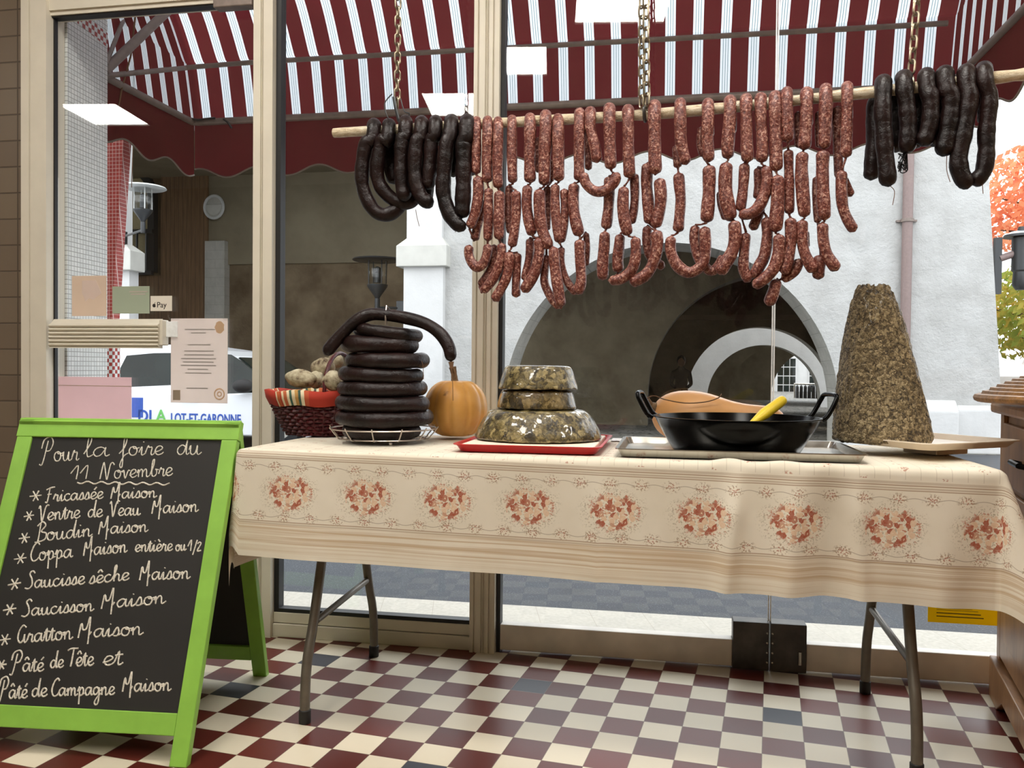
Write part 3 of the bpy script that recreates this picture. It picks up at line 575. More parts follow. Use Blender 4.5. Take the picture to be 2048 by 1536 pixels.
def lantern(name, c, s, label, arm, sm='shade'):
    t = thing(name, label, 'lamp', c, None); rt = lambda pr: [(r*s, h*s) for r, h in pr]
    MB().lathe(rt([(.02, .30), (.36, .255), (.375, .235), (.36, .225), (.02, .235)]), c, 32).build('shade', M[sm], t)
    MB().lathe(rt([(.135, -.14), (.15, .225)]), c, 24, cap=False).build('glass_cylinder', M['glass'], t, solid=.004)
    MB().lathe(rt([(.05, -.1), (.05, .12), (.02, .14)]), c, 16).build('bulb_holder', M['lantern'], t)
    b = MB()
    for k in range(4): a = pi/4+k*pi/2; b.tube([c+P(.142*s*cos(a), .142*s*sin(a), -.14*s), c+P(.142*s*cos(a), .142*s*sin(a), .23*s)], .009*s, 6)
    b.build('rod_cage', M[sm], t)
    MB().lathe(rt([(.03, -.34), (.05, -.30), (.15, -.16), (.155, -.13), (.0, -.13)]), c, 24).build('lower_cup', M['lantern'], t)
    MB().lathe(rt([(.035, -.52), (.04, -.50), (.04, -.34), (.03, -.33)]), c, 14).build('stem', M['lantern'], t)
    if arm:
        e = c+P(*arm); MB().tube([c+P(0, 0, -.47*s), P(e.x, e.y, c.z-.47*s)], .02*s, 8).build('arm', M['lantern'], t); MB().box(e.x-.08*s, e.x+.08*s, e.y-.05*s, e.y+.08*s, c.z-.60*s, c.z-.36*s).build('wall_block', M['lantern'], t, smooth=False, bevel=.01)
    return t
c = ony(286, 404, 7.9); lantern('street_lantern', c, .82, 'lantern with wide pale disc shade left, above the white car', (-.75, .58, 0))
c = ony(755, 552, 10.6); lantern('street_lantern', c, 1.1, 'darker lantern under the arch, above the blood sausage stack', (.36, .2, 0), 'lantern')
# down pipe
pp = thing('down_pipe', 'mauve brown rain pipe on the white wall behind the meat cone', 'pipe', (3.42, YF-.07, STZ))
MB().tube([P(3.42, YF-.07, STZ), P(3.44, YF-.07, 5)], .062, 16).build('tube', M['pipe'], pp)
z = ony(1810, 443, YF).z; MB().lathe([(.06, -.02), (.078, -.02), (.078, .02), (.06, .02)], (3.43, YF-.07, z), 20).box(3.31, 3.55, YF-.05, YF, z-.012, z+.012).build('clamp', M['brown_metal'], pp)
# wall lantern at the right end, trees
c = ony(2034, 520, YF+.2)
wl = thing('wall_lantern', 'dark bracket lantern on the right end of the white building', 'lamp', c)
MB().box(c.x-.26, c.x-.18, c.y-.03, c.y+.05, c.z-.42, c.z+.28).build('wall_plate', M['lantern'], wl, smooth=False); MB().tube([c+P(-.2, 0, .02), c+P(.0, 0, .09)], .045, 10).build('arm', M['pipe'], wl)
MB().lathe([(.06, -.42), (.10, -.36), (.09, -.2), (.11, -.18), (.11, .22), (.07, .26), (.04, .36)], c+P(.05, 0, .05), 16).build('lamp_body', M['lantern'], wl)
MB().lathe([(.115, .1), (.2, .06), (.21, .03), (.1, .04)], c+P(.05, 0, .25), 16).build('lamp_cap', M['lantern'], wl)
def tree(c, r, n, size, mat, label, trunk_h):
    t = thing('autumn_tree', label, 'tree', (c.x, c.y, STZ), 'autumn trees beyond the white building'); rn = random.Random(int(c.z*100)); b = MB()
    for k in range(n):
        while True:
            p = Vector([rn.uniform(-1, 1) for _ in range(3)])
            if p.length <= 1 and p.length > .25: break
        q = c+Vector((p.x*r[0], p.y*r[1], p.z*r[2])); a = Vector([rn.gauss(0, 1) for _ in range(3)]).normalized(); o = a.orthogonal().normalized(); u = a.cross(o); s = size*rn.uniform(.6, 1.2)
        b.poly([q-o*s, q-u*s*.45, q+o*s, q+u*s*.45])
    f = b.build('foliage', mat, t, smooth=False); f['kind'] = 'stuff'
    b = MB().tube(spline([P(c.x, c.y, STZ), c+P(.1, 0, -r[2]*.8), c+P(-.1, 0, 0), c+P(.2, 0, r[2]*.6)], 5), [.22-.19*i/15 for i in range(16)], 8)
    for k in range(8):
        a = k*2.4; e = c+P(r[0]*.7*cos(a), r[1]*.7*sin(a), r[2]*(-.5+.13*k)); b.tube([c+P(0, 0, r[2]*(-.7+.12*k)), e], [.07, .015], 6)
    b.build('trunk', M['bark'], t)
c = ony(2120, 400, 22); tree(P(c.x, 22, c.z), (2.2, 2.0, 1.65), 3600, .13, M['leaf_orange'], 'orange leaved autumn tree above the yellow green one', 3)
c = ony(2110, 610, 17); tree(P(c.x, 17, c.z-.1), (1.9, 1.6, 1.15), 3200, .12, M['leaf_yellow'], 'yellow green autumn tree below the orange one', 2)
c = ony(2016, 730, 24); tent = tag(MB().lathe([(1.1, -.9), (1.1, .0), (.15, .35), (.05, .6)], P(c.x+.5, 24, .25+.6), 4).build('white_tent', M['white'], smooth=False), 'small white market tent below the autumn trees', 'tent')
MB().v

# ---- car parked across the street
CY = 6.7; CR = thing('car', 'white car with blue lettering parked before the arcade', 'car', (-5.4, CY+.8, STZ))
def cz(px, py, off=0): p = ony(px, py, CY+off); return (p.x, p.z)
zb = .58
low = [(-7.45, .12), (-7.5, .45), (-7.35, .62), (-6.2, .585), (-4.75, .60), (-4.35, .62), (-3.85, .50), (-3.55, .36), (-3.42, .22), (-3.42, .10)]
wheel = [(-6.75, .24), (-4.02, .24)]
def body(y0, y1):
    pts = list(low) + [(-3.65, .08)]
    for wx, _ in reversed(wheel):
        for k in range(9): a = pi*k/8; pts.append((wx+.34*cos(a), .16+.34*sin(a)-.06))
    pts += [(-7.2, .08)]; return pts
b = MB(); bp = body(0, 0); n = len(bp); rows = []
for y, ins, zs in ((CY+.06, .0, 1.0), (CY, .0, 1.0), (CY+1.62, 0, 1.0), (CY+1.56, 0, 1.0)): pass
b.prism([P(x, CY, z) for x, z in bp], (0, 1.62, 0)); b.build('body', M['car'], CR, smooth=False, bevel=.035)
gh_b = [(-7.25, .60), (-4.02, .60)]; roof = [(-7.0, 1.02), (-6.4, 1.17), (-5.5, 1.20), (-4.95, 1.13), (-4.7, 1.06)]
b = MB(); side = [(-7.28, .58)] + roof + [(-3.98, .58)]
def inset(z): return .0+.20*max(0, (z-.58))
rows = [[P(x, CY+.03+inset(z), z) for x, z in side], [P(x, CY+1.59-inset(z), z) for x, z in side]]
b.quadgrid(rows, close_u=True); b.poly(rows[0]); b.poly(rows[1][::-1]); b.build('cabin', M['car'], CR, smooth=False, bevel=.03)
def glassp(name, pxs):
    b = MB(); pts = []
    for px, py in pxs:
        p = ony(px, py, CY+.05); p.y = CY+.026+inset(p.z); pts.append(p)
    b.prism(pts, (0, .02, 0)); return b.build(name, M['car_glass'], CR, smooth=False)
glassp('side_window', [(229, 775), (233, 745), (246, 711), (300, 706), (400, 705), (398, 776), (341, 770)]); glassp('side_window', [(404, 777), (408, 704), (455, 709), (482, 725), (510, 747), (507, 795), (452, 787)])
b = MB(); ws = [P(-4.66, CY+.22, 1.035), P(-4.66, CY+1.40, 1.035), P(-4.03, CY+1.50, .63), P(-4.03, CY+.12, .63)]; b.prism(ws, (.02, 0, .012)); b.build('windscreen', M['car_glass'], CR, smooth=False)
for wx, wz in wheel:
    w = MB(); w.lathe([(.05, 0), (.27, 0), (.30, .03), (.30, .17), (.27, .2)], (0, 0, 0), 28); w.xform(Matrix.Translation((wx, CY+.02, .235)) @ Matrix.Rotation(-pi/2, 4, 'X')); wo = w.build('wheel', M['tyre'], CR)
    h = MB(); h.lathe([(.0, -.01), (.17, -.012), (.19, .01)], (0, 0, 0), 20); h.xform(Matrix.Translation((wx, CY+.02, .235)) @ Matrix.Rotation(-pi/2, 4, 'X')); h.build('hub_cap', M['steel'], wo)
p = ony(486, 772, CY-.1); MB().ellip(p, .13, .10, .085, 16, 10).build('wing_mirror', M['tyre'], CR)
p = ony(380, 800, CY); MB().box(p.x-.1, p.x+.1, CY-.02, CY, p.z-.02, p.z+.015).build('door_handle', M['car'], CR, smooth=False, bevel=.006)
p = ony(341, 845, CY-.004); txt('LOT-ET-GARONNE', .165, (p.x, CY-.004, p.z), (pi/2, 0, 0), 'lettering', M['blue'], CR, .002, True).scale.x = .66
p = ony(272, 842, CY-.004); txt('DJ', .20, (p.x+.02, CY-.004, p.z), (pi/2, 0, 0), 'lettering', M['blue'], CR, .002, True); p2 = ony(312, 842, CY-.004); txt('A', .20, (p2.x, CY-.004, p2.z), (pi/2, 0, 0), 'lettering', M['vgreen'], CR, .002, True)
q0, q1 = ony(264, 795, CY), ony(286, 835, CY); MB().box(q0.x, q1.x, CY-.006, CY, q1.z, q0.z).build('badge_square', M['blue'], CR, smooth=False, bevel=.004)

# ---- person and clothes far back
def person(c, label):
    t = thing('person', label, 'person', c); me = bpy.data.meshes.new('body')
    J = [(0, 0, .50), (0, .02, .75), (0, .0, .98), (0, -.02, 1.06), (0, -.04, 1.16), (.17, 0, .95), (.22, -.06, .70), (.12, -.24, .62), (-.17, 0, .95), (-.22, -.06, .70), (-.12, -.24, .62), (.10, -.38, .50), (.10, -.42, .06), (.10, -.55, .03), (-.10, -.38, .50), (-.10, -.42, .06), (-.10, -.55, .03), (0, -.05, 1.24)]
    E = [(0, 1), (1, 2), (2, 3), (3, 4), (4, 17), (2, 5), (5, 6), (6, 7), (2, 8), (8, 9), (9, 10), (0, 11), (11, 12), (12, 13), (0, 14), (14, 15), (15, 16)]
    Rr = [.14, .13, .12, .05, .085, .065, .045, .035, .065, .045, .035, .085, .05, .045, .085, .05, .045, .075]
    me.from_pydata(J, E, []); o = bpy.data.objects.new('body', me); COL.objects.link(o); o.parent = t; me.materials.append(M['dark_cloth'])
    sk = o.modifiers.new('skin', 'SKIN'); pass
    for i, v in enumerate(me.skin_vertices[0].data): v.radius = (Rr[i], Rr[i]); v.use_root = (i == 0)
    o.modifiers.new('sub', 'SUBSURF').render_levels = 2
    MB().ellip(c+P(0, -.045, 1.19), .082, .095, .12, 16, 12).build('head', M['skin'], t); MB().ellip(c+P(0, -.015, 1.225), .10, .105, .115, 16, 12, lump=.04).build('hair', M['hair'], t)
    return t
c = ony(1362, 780, 16.5); person(P(c.x, 16.5, STZ), 'person in dark clothes sitting in the shade of the arcade')
st = thing('stool', 'dark stool under the seated person in the arcade', 'stool', (c.x, 16.5, STZ)); MB().lathe([(.0, .36), (.2, .36), (.2, .40), (.0, .41)], P(c.x, 16.5, STZ), 16).build('seat', M['dark_cloth'], st)
for k in range(4): a = pi/4+k*pi/2; MB().tube([P(c.x+.13*cos(a), 16.5+.13*sin(a), STZ+.36), P(c.x+.18*cos(a), 16.5+.18*sin(a), STZ)], .015, 6).build('leg', M['lantern'], st)
y = 31.0; p0, p1 = ony(1588, 768, y), ony(1664, 768, y); rk = thing('clothes_rail', 'market clothes rail beyond the last arch', 'clothes rail', (p0.x, y, STZ))
MB().tube([P(p0.x, y, p0.z), P(p1.x, y, p0.z)], .03, 8).build('rail', M['steel'], rk)
for x in (p0.x+.02, p1.x-.02): MB().tube([P(x, y, STZ), P(x, y, p0.z)], .025, 8).build('leg', M['steel'], rk)
g0 = None
for k in range(9):
    x = p0.x+.12+(p1.x-p0.x-.2)*k/8
    if g0 is None:
        g0 = thing('garment', 'dark garment hung on the far clothes rail', 'garment', (x, y, p0.z), 'dark garments on the far clothes rail')
        MB().quadgrid([[P(x+dx*w, y+dy*d, p0.z-h) for dx, dy in ((-1, -1), (1, -1), (1, 1), (-1, 1))] for w, d, h in ((.02, .03, .0), (.06, .22, .08), (.07, .24, .5), (.09, .27, .85))], close_u=True) if 0 else None
        b = MB(); b.quadgrid([[P(x+w*cos(a), y+d*sin(a), p0.z-h) for a in [2*pi*q/10 for q in range(10)]] for w, d, h in ((.015, .03, .04), (.05, .2, .1), (.055, .22, .4), (.06, .26, .78))], close_u=True); b.build('coat', M['dark_cloth'], g0)
    else:
        g = g0.copy(); g.location.x = x; COL.objects.link(g)
        for ch in g0.children: cc = ch.copy(); cc.parent = g; COL.objects.link(cc)

# ---- tiled pier outside the left door
PA = math.radians(4.5); pd = P(-sin(PA), cos(PA), 0); p0 = P(-1.625, .065, 0); L = .255
PR = sroot('mosaic_pier', p0, 'white mosaic pier outside the door')
a0, a1 = p0, p0+pd*L
b = MB(); b.prism([a0, a1, a1+P(-.6, .05, 0), a0+P(-.6, 0, 0)], (0, 0, 2.95)); b.xform(Matrix.Translation((0, 0, -.05))); b.build('pier_body', M['mosaic'], PR, smooth=False)
b = MB(); zA, zB = 2.195, 2.235
b.prism([a0+pd*.06+P(.0015, 0, zA+.018), a1+P(.0015, 0, zA), a1+P(.0015, 0, zA+.055), a0+pd*.06+P(.0015, 0, zA+.072)], (-.002, 0, 0)); b.build('checker_band', M['check_mosaic'], PR, smooth=False)
e0, e1, e2 = ony(247, 280, .92), ony(223, 640, .92), ony(217, 690, .92)
b = MB(); b.prism([P(-2.25, .92, e2.z), P(e2.x, .92, e2.z), P(e1.x, .92, e1.z), P(e0.x, .92, e0.z), P(e0.x+.01, .92, e0.z+.12), P(-2.25, .92, e0.z+.12)], (0, .06, 0)); b.build('red_flare', M['red_mosaic'], PR, smooth=False)
e3 = ony(227, 760, .91); b = MB(); b.prism([P(-2.25, .91, -.06), P(e3.x, .91, -.06), P(e3.x, .91, e2.z), P(-2.25, .91, e2.z)], (0, .05, 0)); b.build('checker_foot', M['check_mosaic'], PR, smooth=False)

# ================================================================== awning
AW = thing('awning', 'red and white striped awning with plain red valance outside the window', 'awning', (0, 1.3, 2.18))
AX0, AX1 = -1.86, 1.76
prof = spline([P(0, 1.3, 2.184), P(0, 1.235, 2.44), P(0, 1.205, 2.48), P(0, 1.05, 2.67), P(0, .8, 2.83), P(0, .45, 2.94), P(0, .07, 2.98)], 6)
sl = [0]
for i in range(1, len(prof)): sl.append(sl[-1]+(prof[i]-prof[i-1]).length)
NX = 60; rows, uvs = [], []
PH = -1.292
for i, p in enumerate(prof):
    rows.append([P(AX0+(AX1-AX0)*j/NX, p.y, p.z) for j in range(NX+1)]); uvs.append([(AX0+(AX1-AX0)*j/NX-PH, sl[i]) for j in range(NX+1)])
b = MB(); b.quadgrid(rows, uvs)
for X in (AX0, AX1):                                        # side panels follow the same profile
    rw, uu = [], []
    for i, p in enumerate(prof):
        d = p.y-.07; rw.append([P(X, .07+d*j/12, p.z) for j in range(13)]); uu.append([(.07+d*j/12-p.y, sl[i]) for j in range(13)])
    b.quadgrid(rw, uu)
b.build('canopy', M['canvas'], AW, smooth=True, angle=60)
def wave(s): return 1.926+.025*cos(2*pi*s/.328)
xs0 = ony(1297, 305, 1.3).x
b = MB(); ed = []
n = 160; top, bot = [], []
for j in range(n+1):
    x = AX0+(AX1-AX0)*j/n; z = wave(x-xs0); top.append(P(x, 1.305, 2.19)); bot.append(P(x, 1.305+.004*sin(x*9), z))
b.quadgrid([top, [t.lerp(q, .5) for t, q in zip(top, bot)], bot]); ed = [list(bot)]
for X in (AX0, AX1):
    top, bot = [], []
    for j in range(61): y = 1.3-1.2*j/60; z = wave(1.3-y+.1); top.append(P(X, y, 2.19)); bot.append(P(X, y, z))
    b.quadgrid([top, bot]); ed.append(bot)
va = b.build('valance', M['canvas_plain'], AW)
b = MB(); [b.tube(e, .0045, 6) for e in ed]; b.build('binding', M['binding'], va)
def bar(pts, r, name='frame_bar'): return MB().tube(pts, r, 12).build(name, M['brown_metal'], AW)
bar([P(AX0, .1, 2.184), P(AX0, 1.27, 2.184), P(AX0+.03, 1.29, 2.184), P(AX1-.03, 1.29, 2.184), P(AX1, 1.27, 2.184), P(AX1, .1, 2.184)], .018)
q = ony(404, 133, 1.20); bar([onx(205, 152, AX0+.02), P(AX0+.02, 1.18, q.z-.01), P(AX0+.05, 1.20, q.z), ony(514, 124, 1.20), P(1.72, 1.20, ony(2000, 40, 1.20).z)], .012)
bar([ony(208, 143, .42), ony(365, -6, 1.02)], .02, 'folding_arm'); bar([ony(212, 128, .42), ony(262, 0, .9)], .009, 'folding_arm')
q = ony(1975, 134, 1.25); bar([q, ony(2060, 64, .72)], .022, 'folding_arm')
b = MB(); b.tube([ony(272, 20, .75), ony(262, 110, .72), ony(243, 180, .70), ony(224, 285, .66)], .004, 6).tube([ony(268, 40, .8), ony(266, 300, .8), ony(263, 375, .8)], .002, 6); b.build('pull_cord', M['twine'], AW)
b = MB(); x = ony(462, 248, 1.28); b.tube([x+P(-.03, -.02, .02), x+P(0, -.03, 0), x+P(.02, -.03, -.03)], .006, 6).tube([ony(430, 236, 1.26), ony(395, 240, 1.26), ony(375, 236, 1.26)], .006, 6); b.build('bracket', M['lantern'], AW)

# ================================================================== papers on the glass
def sheet(name, label, x0, y0, x1, y1, mat, Y=-.004, thick=.0012, cat='paper'):
    a, c = ony(x0, y0, Y), ony(x1, y1, Y); t = thing(name, label, cat, ((a.x+c.x)/2, Y, (a.z+c.z)/2))
    MB().box(a.x, c.x, Y-thick/2, Y+thick/2, c.z, a.z).build('sheet', mat, t, smooth=False); return t, a, c
t, a, c = sheet('taped_notice', 'pale taped notice on the left door glass, right of the push bar', 342, 637, 455, 807, M['p_notice'], -.0035)
w, h = c.x-a.x, a.z-c.z; b = MB()
for fy, f0, f1 in ((.13, .25, .78), (.17, .36, .62), (.31, .3, .7), (.385, .24, .76), (.43, .24, .76), (.475, .18, .8), (.515, .22, .76), (.555, .18, .8), (.60, .3, .66), (.645, .26, .72), (.825, .28, .66)):
    b.box(a.x+w*f0, a.x+w*f1, -.0044, -.0041, a.z-h*fy-.0022, a.z-h*fy+.0016)
b.build('faint_print', M['p_print'], t, smooth=False)
b = MB()
b.prism([P(a.x+w*(.86+.09*cos(q)*(1 if k % 2 else .82)), -.0044, a.z-h*.105+w*.10*sin(q)) for k, q in enumerate([2*pi*i/14 for i in range(14)])], (0, .0004, 0)); b.build('corner_emblem', M['print_brown'], t, smooth=False); b = MB(); b.tube([P(a.x+w*(.86+.085*cos(q)), -.0044, a.z-h*.89+w*.085*sin(q)) for q in [2*pi*i/24 for i in range(24)]], .0022, 6, closed=True); b.tube([P(a.x+w*(.86+.035*cos(q)), -.0044, a.z-h*.89+w*.035*sin(q)) for q in [2*pi*i/24 for i in range(24)]], .0018, 6, closed=True)
b.build('ring_emblem', M['print_brown'], t, smooth=False); b = MB(); b.box(a.x+w*.04, a.x+w*.17, -.0045, -.0041, a.z-h*.97, a.z-h*.85); b.build('corner_emblem', M['print_brown'], t, smooth=False)
b = MB(); b.prism([P(a.x-.012, -.0045, a.z+.012), P(a.x+.035, -.0045, a.z+.004), P(a.x+.03, -.0045, a.z-.006), P(a.x-.004, -.0045, a.z-.004)], (0, .0004, 0)); b.prism([P(c.x-.03, -.0045, a.z+.006), P(c.x+.006, -.0045, a.z+.016), P(c.x+.016, -.0045, a.z-.008), P(c.x-.01, -.0045, a.z-.008)], (0, .0004, 0)); b.build('sticky_tape', M['glass'], t, smooth=False)
t, a, c = sheet('pink_sheet', 'pink paper sheet on the left door glass behind the green board', 117, 753, 263, 850, M['p_pink']); MB().box(a.x, c.x, -.0052, -.0046, a.z-.033, a.z-.031).build('fold_line', M['print_brown'], t, smooth=False)
t, a, c = sheet('beige_sticker', 'square beige sticker above the ribbed push bar', 144, 552, 213, 632, M['p_beige'], cat='sticker'); w = c.x-a.x
MB().prism([P(a.x+w*f, -.0052, a.z-w*g) for f, g in ((.3, .12), (.7, .12), (.86, .45), (.62, .62), (.5, .58), (.4, .66), (.3, .45))], (0, .0005, 0)).build('faded_print', M['p_notice'], t, smooth=False)
t, a, c = sheet('sage_sticker', 'grey green sticker between the beige one and the card sticker', 225, 573, 299, 627, M['p_sage'], cat='sticker'); w = c.x-a.x; b = MB()
for fy, f0, f1 in ((.12, .46, .95), (.18, .5, .9)): b.box(a.x+w*f0, a.x+w*f1, -.0053, -.0047, a.z-w*fy-.004, a.z-w*fy)
b.build('faint_print', M['p_print'], t, smooth=False)
t, a, c = sheet('payment_sticker', 'small white card payment sticker above the push bar', 301, 592, 344, 622, M['p_white'], cat='sticker'); t.children[0].modifiers.new('b', 'BEVEL').width = .0004
txt('Pay', .028, (a.x+.025, -.0052, c.z+.0125), (pi/2, 0, 0), 'lettering', M['print_dark'], t, .0003)
ac = P(a.x+.0150, -.0052, c.z+.0195); b = MB(); pts = []
for k in range(28):
    q = 2*pi*k/28; r = .0068*(1-.10*max(0, cos(q-pi/2))**6-.07*max(0, cos(q+pi/2))**8); x, z = r*cos(q)*.95, r*sin(q)*1.02
    d = math.hypot(x-.0088, z-.001)
    if d < .0042: x, z = .0088+(x-.0088)*.0042/d, .001+(z-.001)*.0042/d
    pts.append(ac+P(x, 0, z))
b.prism(pts, (0, .0006, 0)); lf = [ac+P(.0002+.0048*s, 0, .0072+.0042*s+(.0013*sin(pi*s))) for s in (0, .25, .5, .75, 1)] + [ac+P(.0002+.0048*s, 0, .0072+.0042*s-(.0013*sin(pi*s))) for s in (.75, .5, .25)]
b.prism(lf, (0, .0006, 0)); b.build('fruit_mark', M['print_dark'], t, smooth=False)
t, a, c = sheet('yellow_notice', 'yellow printed notice low on the right glass door beside the wooden counter', 1857, 1150, 1999, 1252, M['p_yellow'], -.002, cat='notice'); b = MB()
for fz, f0, f1, hh in ((.018, .12, .78, .0025), (.028, .12, .74, .0025), (.038, .12, .7, .001), (.043, .12, .62, .001)): b.box(a.x+(c.x-a.x)*f0, a.x+(c.x-a.x)*f1, -.0032, -.0027, c.z+fz, c.z+fz+hh)
b.build('printed_lines', M['print_dark'], t, smooth=False)

# ================================================================== folding table and cloth
TC = P(.388, -.41, 0); LX, LY, TZ = .899, .288, .716
TB = thing('folding_table', 'long folding table with grey steel legs under the floral cloth', 'table', (TC.x, TC.y, 0))
MB().box(TC.x-LX, TC.x+LX, TC.y-LY, TC.y+LY, TZ-.042, TZ-.003).build('tabletop', M['table'], TB, smooth=False, bevel=.01)
for X, dirn in ((-.352, 1), (1.14, -1)):
    for s, (yf, ft) in ((1, (-.665, 0)), (-1, (-.137, 0))):
        sg = -1 if s == 1 else 1
        pts = [P(X, -.40+sg*.02, .672), P(X, -.40+sg*.09, .60), P(X, -.40+sg*.155, .41), P(X, -.40+sg*.21, .25), P(X, -.40+sg*.245, .17), P(X, -.40+sg*.258, .11), P(X, -.40+sg*.262, .045), P(X, -.40+sg*.262, .01)]
        lg = MB().tube(spline(pts, 5), .0132, 16).build('leg', M['leg'], TB); e = P(X, -.40+sg*.262, 0)
        MB().lathe([(.0150, 0), (.0155, .002), (.0155, .034), (.0137, .036)], e, 16).build('foot_cap', M['rubber'], lg)
    MB().tube([P(X, -.40-.192, .247), P(X, -.40+.19, .262)], .009, 12).build('brace', M['leg'], TB)
    MB().tube([P(X, -.42, .665), P(X+dirn*.5, -.41, .665)], .009, 10).build('stay', M['leg'], TB)
# cloth: unfolded rectangle turned a little on the table, draped over the edges
CA = math.radians(1.1); NXc, NYc = 230, 120; rc = .014
def foldside(t, k): return t
def drape(X, Y):
    x, y = X*cos(CA)+Y*sin(CA), -X*sin(CA)+Y*cos(CA)
    dx, dy = max(0, abs(x)-LX), max(0, abs(y)-LY); sx, sy = (1 if x >= 0 else -1), (1 if y >= 0 else -1)
    bx, by = min(abs(x), LX)*sx, min(abs(y), LY)*sy
    d = math.hypot(dx, dy)
    bun = sum(a*math.exp(-((x-c)/w)**2) for c, w, a in ((.325, .040, .010), (.445, .048, .008), (.545, .03, .004)))*math.exp(-((y+LY+.004)/.022)**2) if y < 0 else 0
    if d == 0:
        z = TZ+.001*sin(x*7)*sin(y*11)+bun
        return P(TC.x+x, TC.y+y, z)
    ph = math.atan2(dy, dx); pc = ph if x > 0 else (pi/2)*(ph/(pi/2))**2.6; nx, ny = cos(pc)*sx, sin(pc)*sy
    if d < rc*pi/2: o, h = rc*sin(d/rc), rc*(1-cos(d/rc))
    else: o, h = rc, rc+(d-rc*pi/2)
    hb = min(1, h/.28)
    corner = sin(2*ph)
    o += (.012 if x < 0 else .095)*corner*hb + .008*hb
    if dx == 0 and sy < 0:      # front
        g = max(0, min(1, (x+.1)/.8)); fade = max(0, min(1, (LX-abs(x))/.12))
        o += fade*(hb**1.0)*((.003+.010*g)*sin(x*17+1.2)+.005*g*sin(x*39+.4+h*5)+.004*sin(x*6)) + fade*(.020*math.exp(-((x-.345+h*.10)/.022)**2)+.014*math.exp(-((x-.47+h*.05)/.03)**2)+.016*math.exp(-((x-.60-h*.05)/.02)**2)-.012*math.exp(-((x-.535)/.03)**2)+.006*math.exp(-((x-.02)/.012)**2))*min(1, hb*2.5)
        o += .006*hb*math.exp(-((x-.03)/.006)**2)*0
    elif dx == 0: o += hb*.008*sin(x*15)
    elif dy == 0: o += hb*.008*sin(y*20+1)
    h -= (.02 if x > 0 else .06)*corner*hb+bun*max(0, 1-d/.05)
    return P(TC.x+bx+nx*o, TC.y+by+ny*o, TZ-h)
b = MB(); rows, uvs = [], []
def samples(h, l, n): return [-h+2*h*i/n for i in range(n+1)]
for Y in samples(HY, LY, NYc):
    rows.append([drape(X, Y) for X in samples(HX, LX, NXc)]); uvs.append([(X, Y) for X in samples(HX, LX, NXc)])
b.quadgrid(rows, uvs); TCL = b.build('tablecloth', M['cloth'], angle=180); tag(TCL, 'cream floral printed tablecloth draped over the long folding table', 'tablecloth')
ZT = TZ+.002

# ================================================================== meats on the rod
CROP = {'A': (920, 170, 220/1469), 'B': (1120, 170, 220/1469), 'C': (1320, 170, 220/1469), 'D': (1510, 170, 220/1469), 'E': (920, 390, 220/1469), 'F': (1120, 390, 220/1469), 'G': (1320, 390, 220/1469), 'H': (1510, 390, 220/1469), 'K': (690, 210, 280/1593), 'R': (1710, 110, 300/1536), 'T': (530, 590, 400/1920)}
def cpx(k, p): o = CROP[k]; return (o[0]+p[0]*o[2], o[1]+p[1]*o[2])
rodpx = [(668, 266), (1000, 246), (1336, 226), (1732, 186), (2046, 149), (2140, 138)]
rodpts = spline([onrod(*p) for p in rodpx], 14); rn = random.Random(3)
RD = thing('hanging_rod', 'long film wrapped rod hanging from chains above the table', 'rod', onrod(1336, 226))
MB().tube(rodpts, [.0140+.0012*rn.uniform(-1, 1) for _ in rodpts], 14).build('wrapped_pole', M['rod'], RD)
RR = .0145
def sausage(k, pts, w, lay, over=False, link=None, wob=.04, ends=.55):
    """centre line from picture points on the rod's plane, lay = metres in front of the rod's axis"""
    s = CROP[k][2]; px = [cpx(k, p) for p in pts]; P3 = []
    if over:
        x, y = px[0]; r = w*s/2*(onrod(*px[0])-CAM).dot(_f)/FPX; q = RR+r
        P3 += [onrod(x+1, y+70, -q), onrod(x, y+30, -q), onrod(x, y+8, -q*.75), onrod(x, y, 0), onrod(x, y+8, q*.75), onrod(x, y+32, q)]
        px = [p for p in px[1:] if p[1] > y+60]; lay = max(lay, q)
    ctr = None
    for i, p in enumerate(px): P3.append(onrod(p[0], p[1], lay))
    pl, L = resample(spline(P3, 8), max(14, int(6+sum((P3[i+1]-P3[i]).length for i in range(len(P3)-1))/.006)))
    n = len(pl); r0 = w*s/2*1.06*(onrod(*px[0])-CAM).dot(_f)/FPX; R = []; rn = random.Random(int(abs(pts[0][0]*7+pts[0][1])+w)); a, c = rn.uniform(0, 6), rn.uniform(0, 6)
    for i in range(n):
        d = min(i, n-1-i)*L/(n-1); e = min(1, d/(r0*.85)); R.append(r0*max(.16, math.sqrt(max(0, 1-(1-e)**2)))*(1+wob*sin(i*.55+a)*.6+wob*sin(i*.23+c)))
    if link: link.append((pl[0], pl[-1]))
    return pl, R
def string(label, spec):
    t = None; prev = None; first = True
    for sp in spec:
        k, pts, w, lay = sp[:4]; over = len(sp) > 4; pl, R = sausage(k, pts, w, lay, over)
        if t is None: t = thing('sausage_string', label, 'sausages', pl[3] if over else pl[0], 'strings of fresh sausages hung over the rod')
        b = MB().tube(pl, R, 14)
        if prev is not None:
            e = min((pl[0], pl[-1]), key=lambda q: min((q-v).length for v in prev)); f = min(prev, key=lambda v: (v-e).length)
            if .002 < (e-f).length < .09: b.tube([e, e.lerp(f, .5)-P(0, 0, .002), f], [.0035, .0022, .0035], 8)
        b.build('sausage_link', M['sausage'], t, angle=180); prev = (pl[0], pl[-1])
    return t
O = 'over'
string('first fresh sausage string, next to the left black puddings', [('A', [(222, 480), (218, 700), (218, 1000), (215, 1195)], 120, .02, O), ('E', [(235, -255), (248, -60), (215, 200), (125, 450)], 135, .03), ('E', [(300, 60), (275, 250), (225, 450), (190, 615)], 110, .006)])
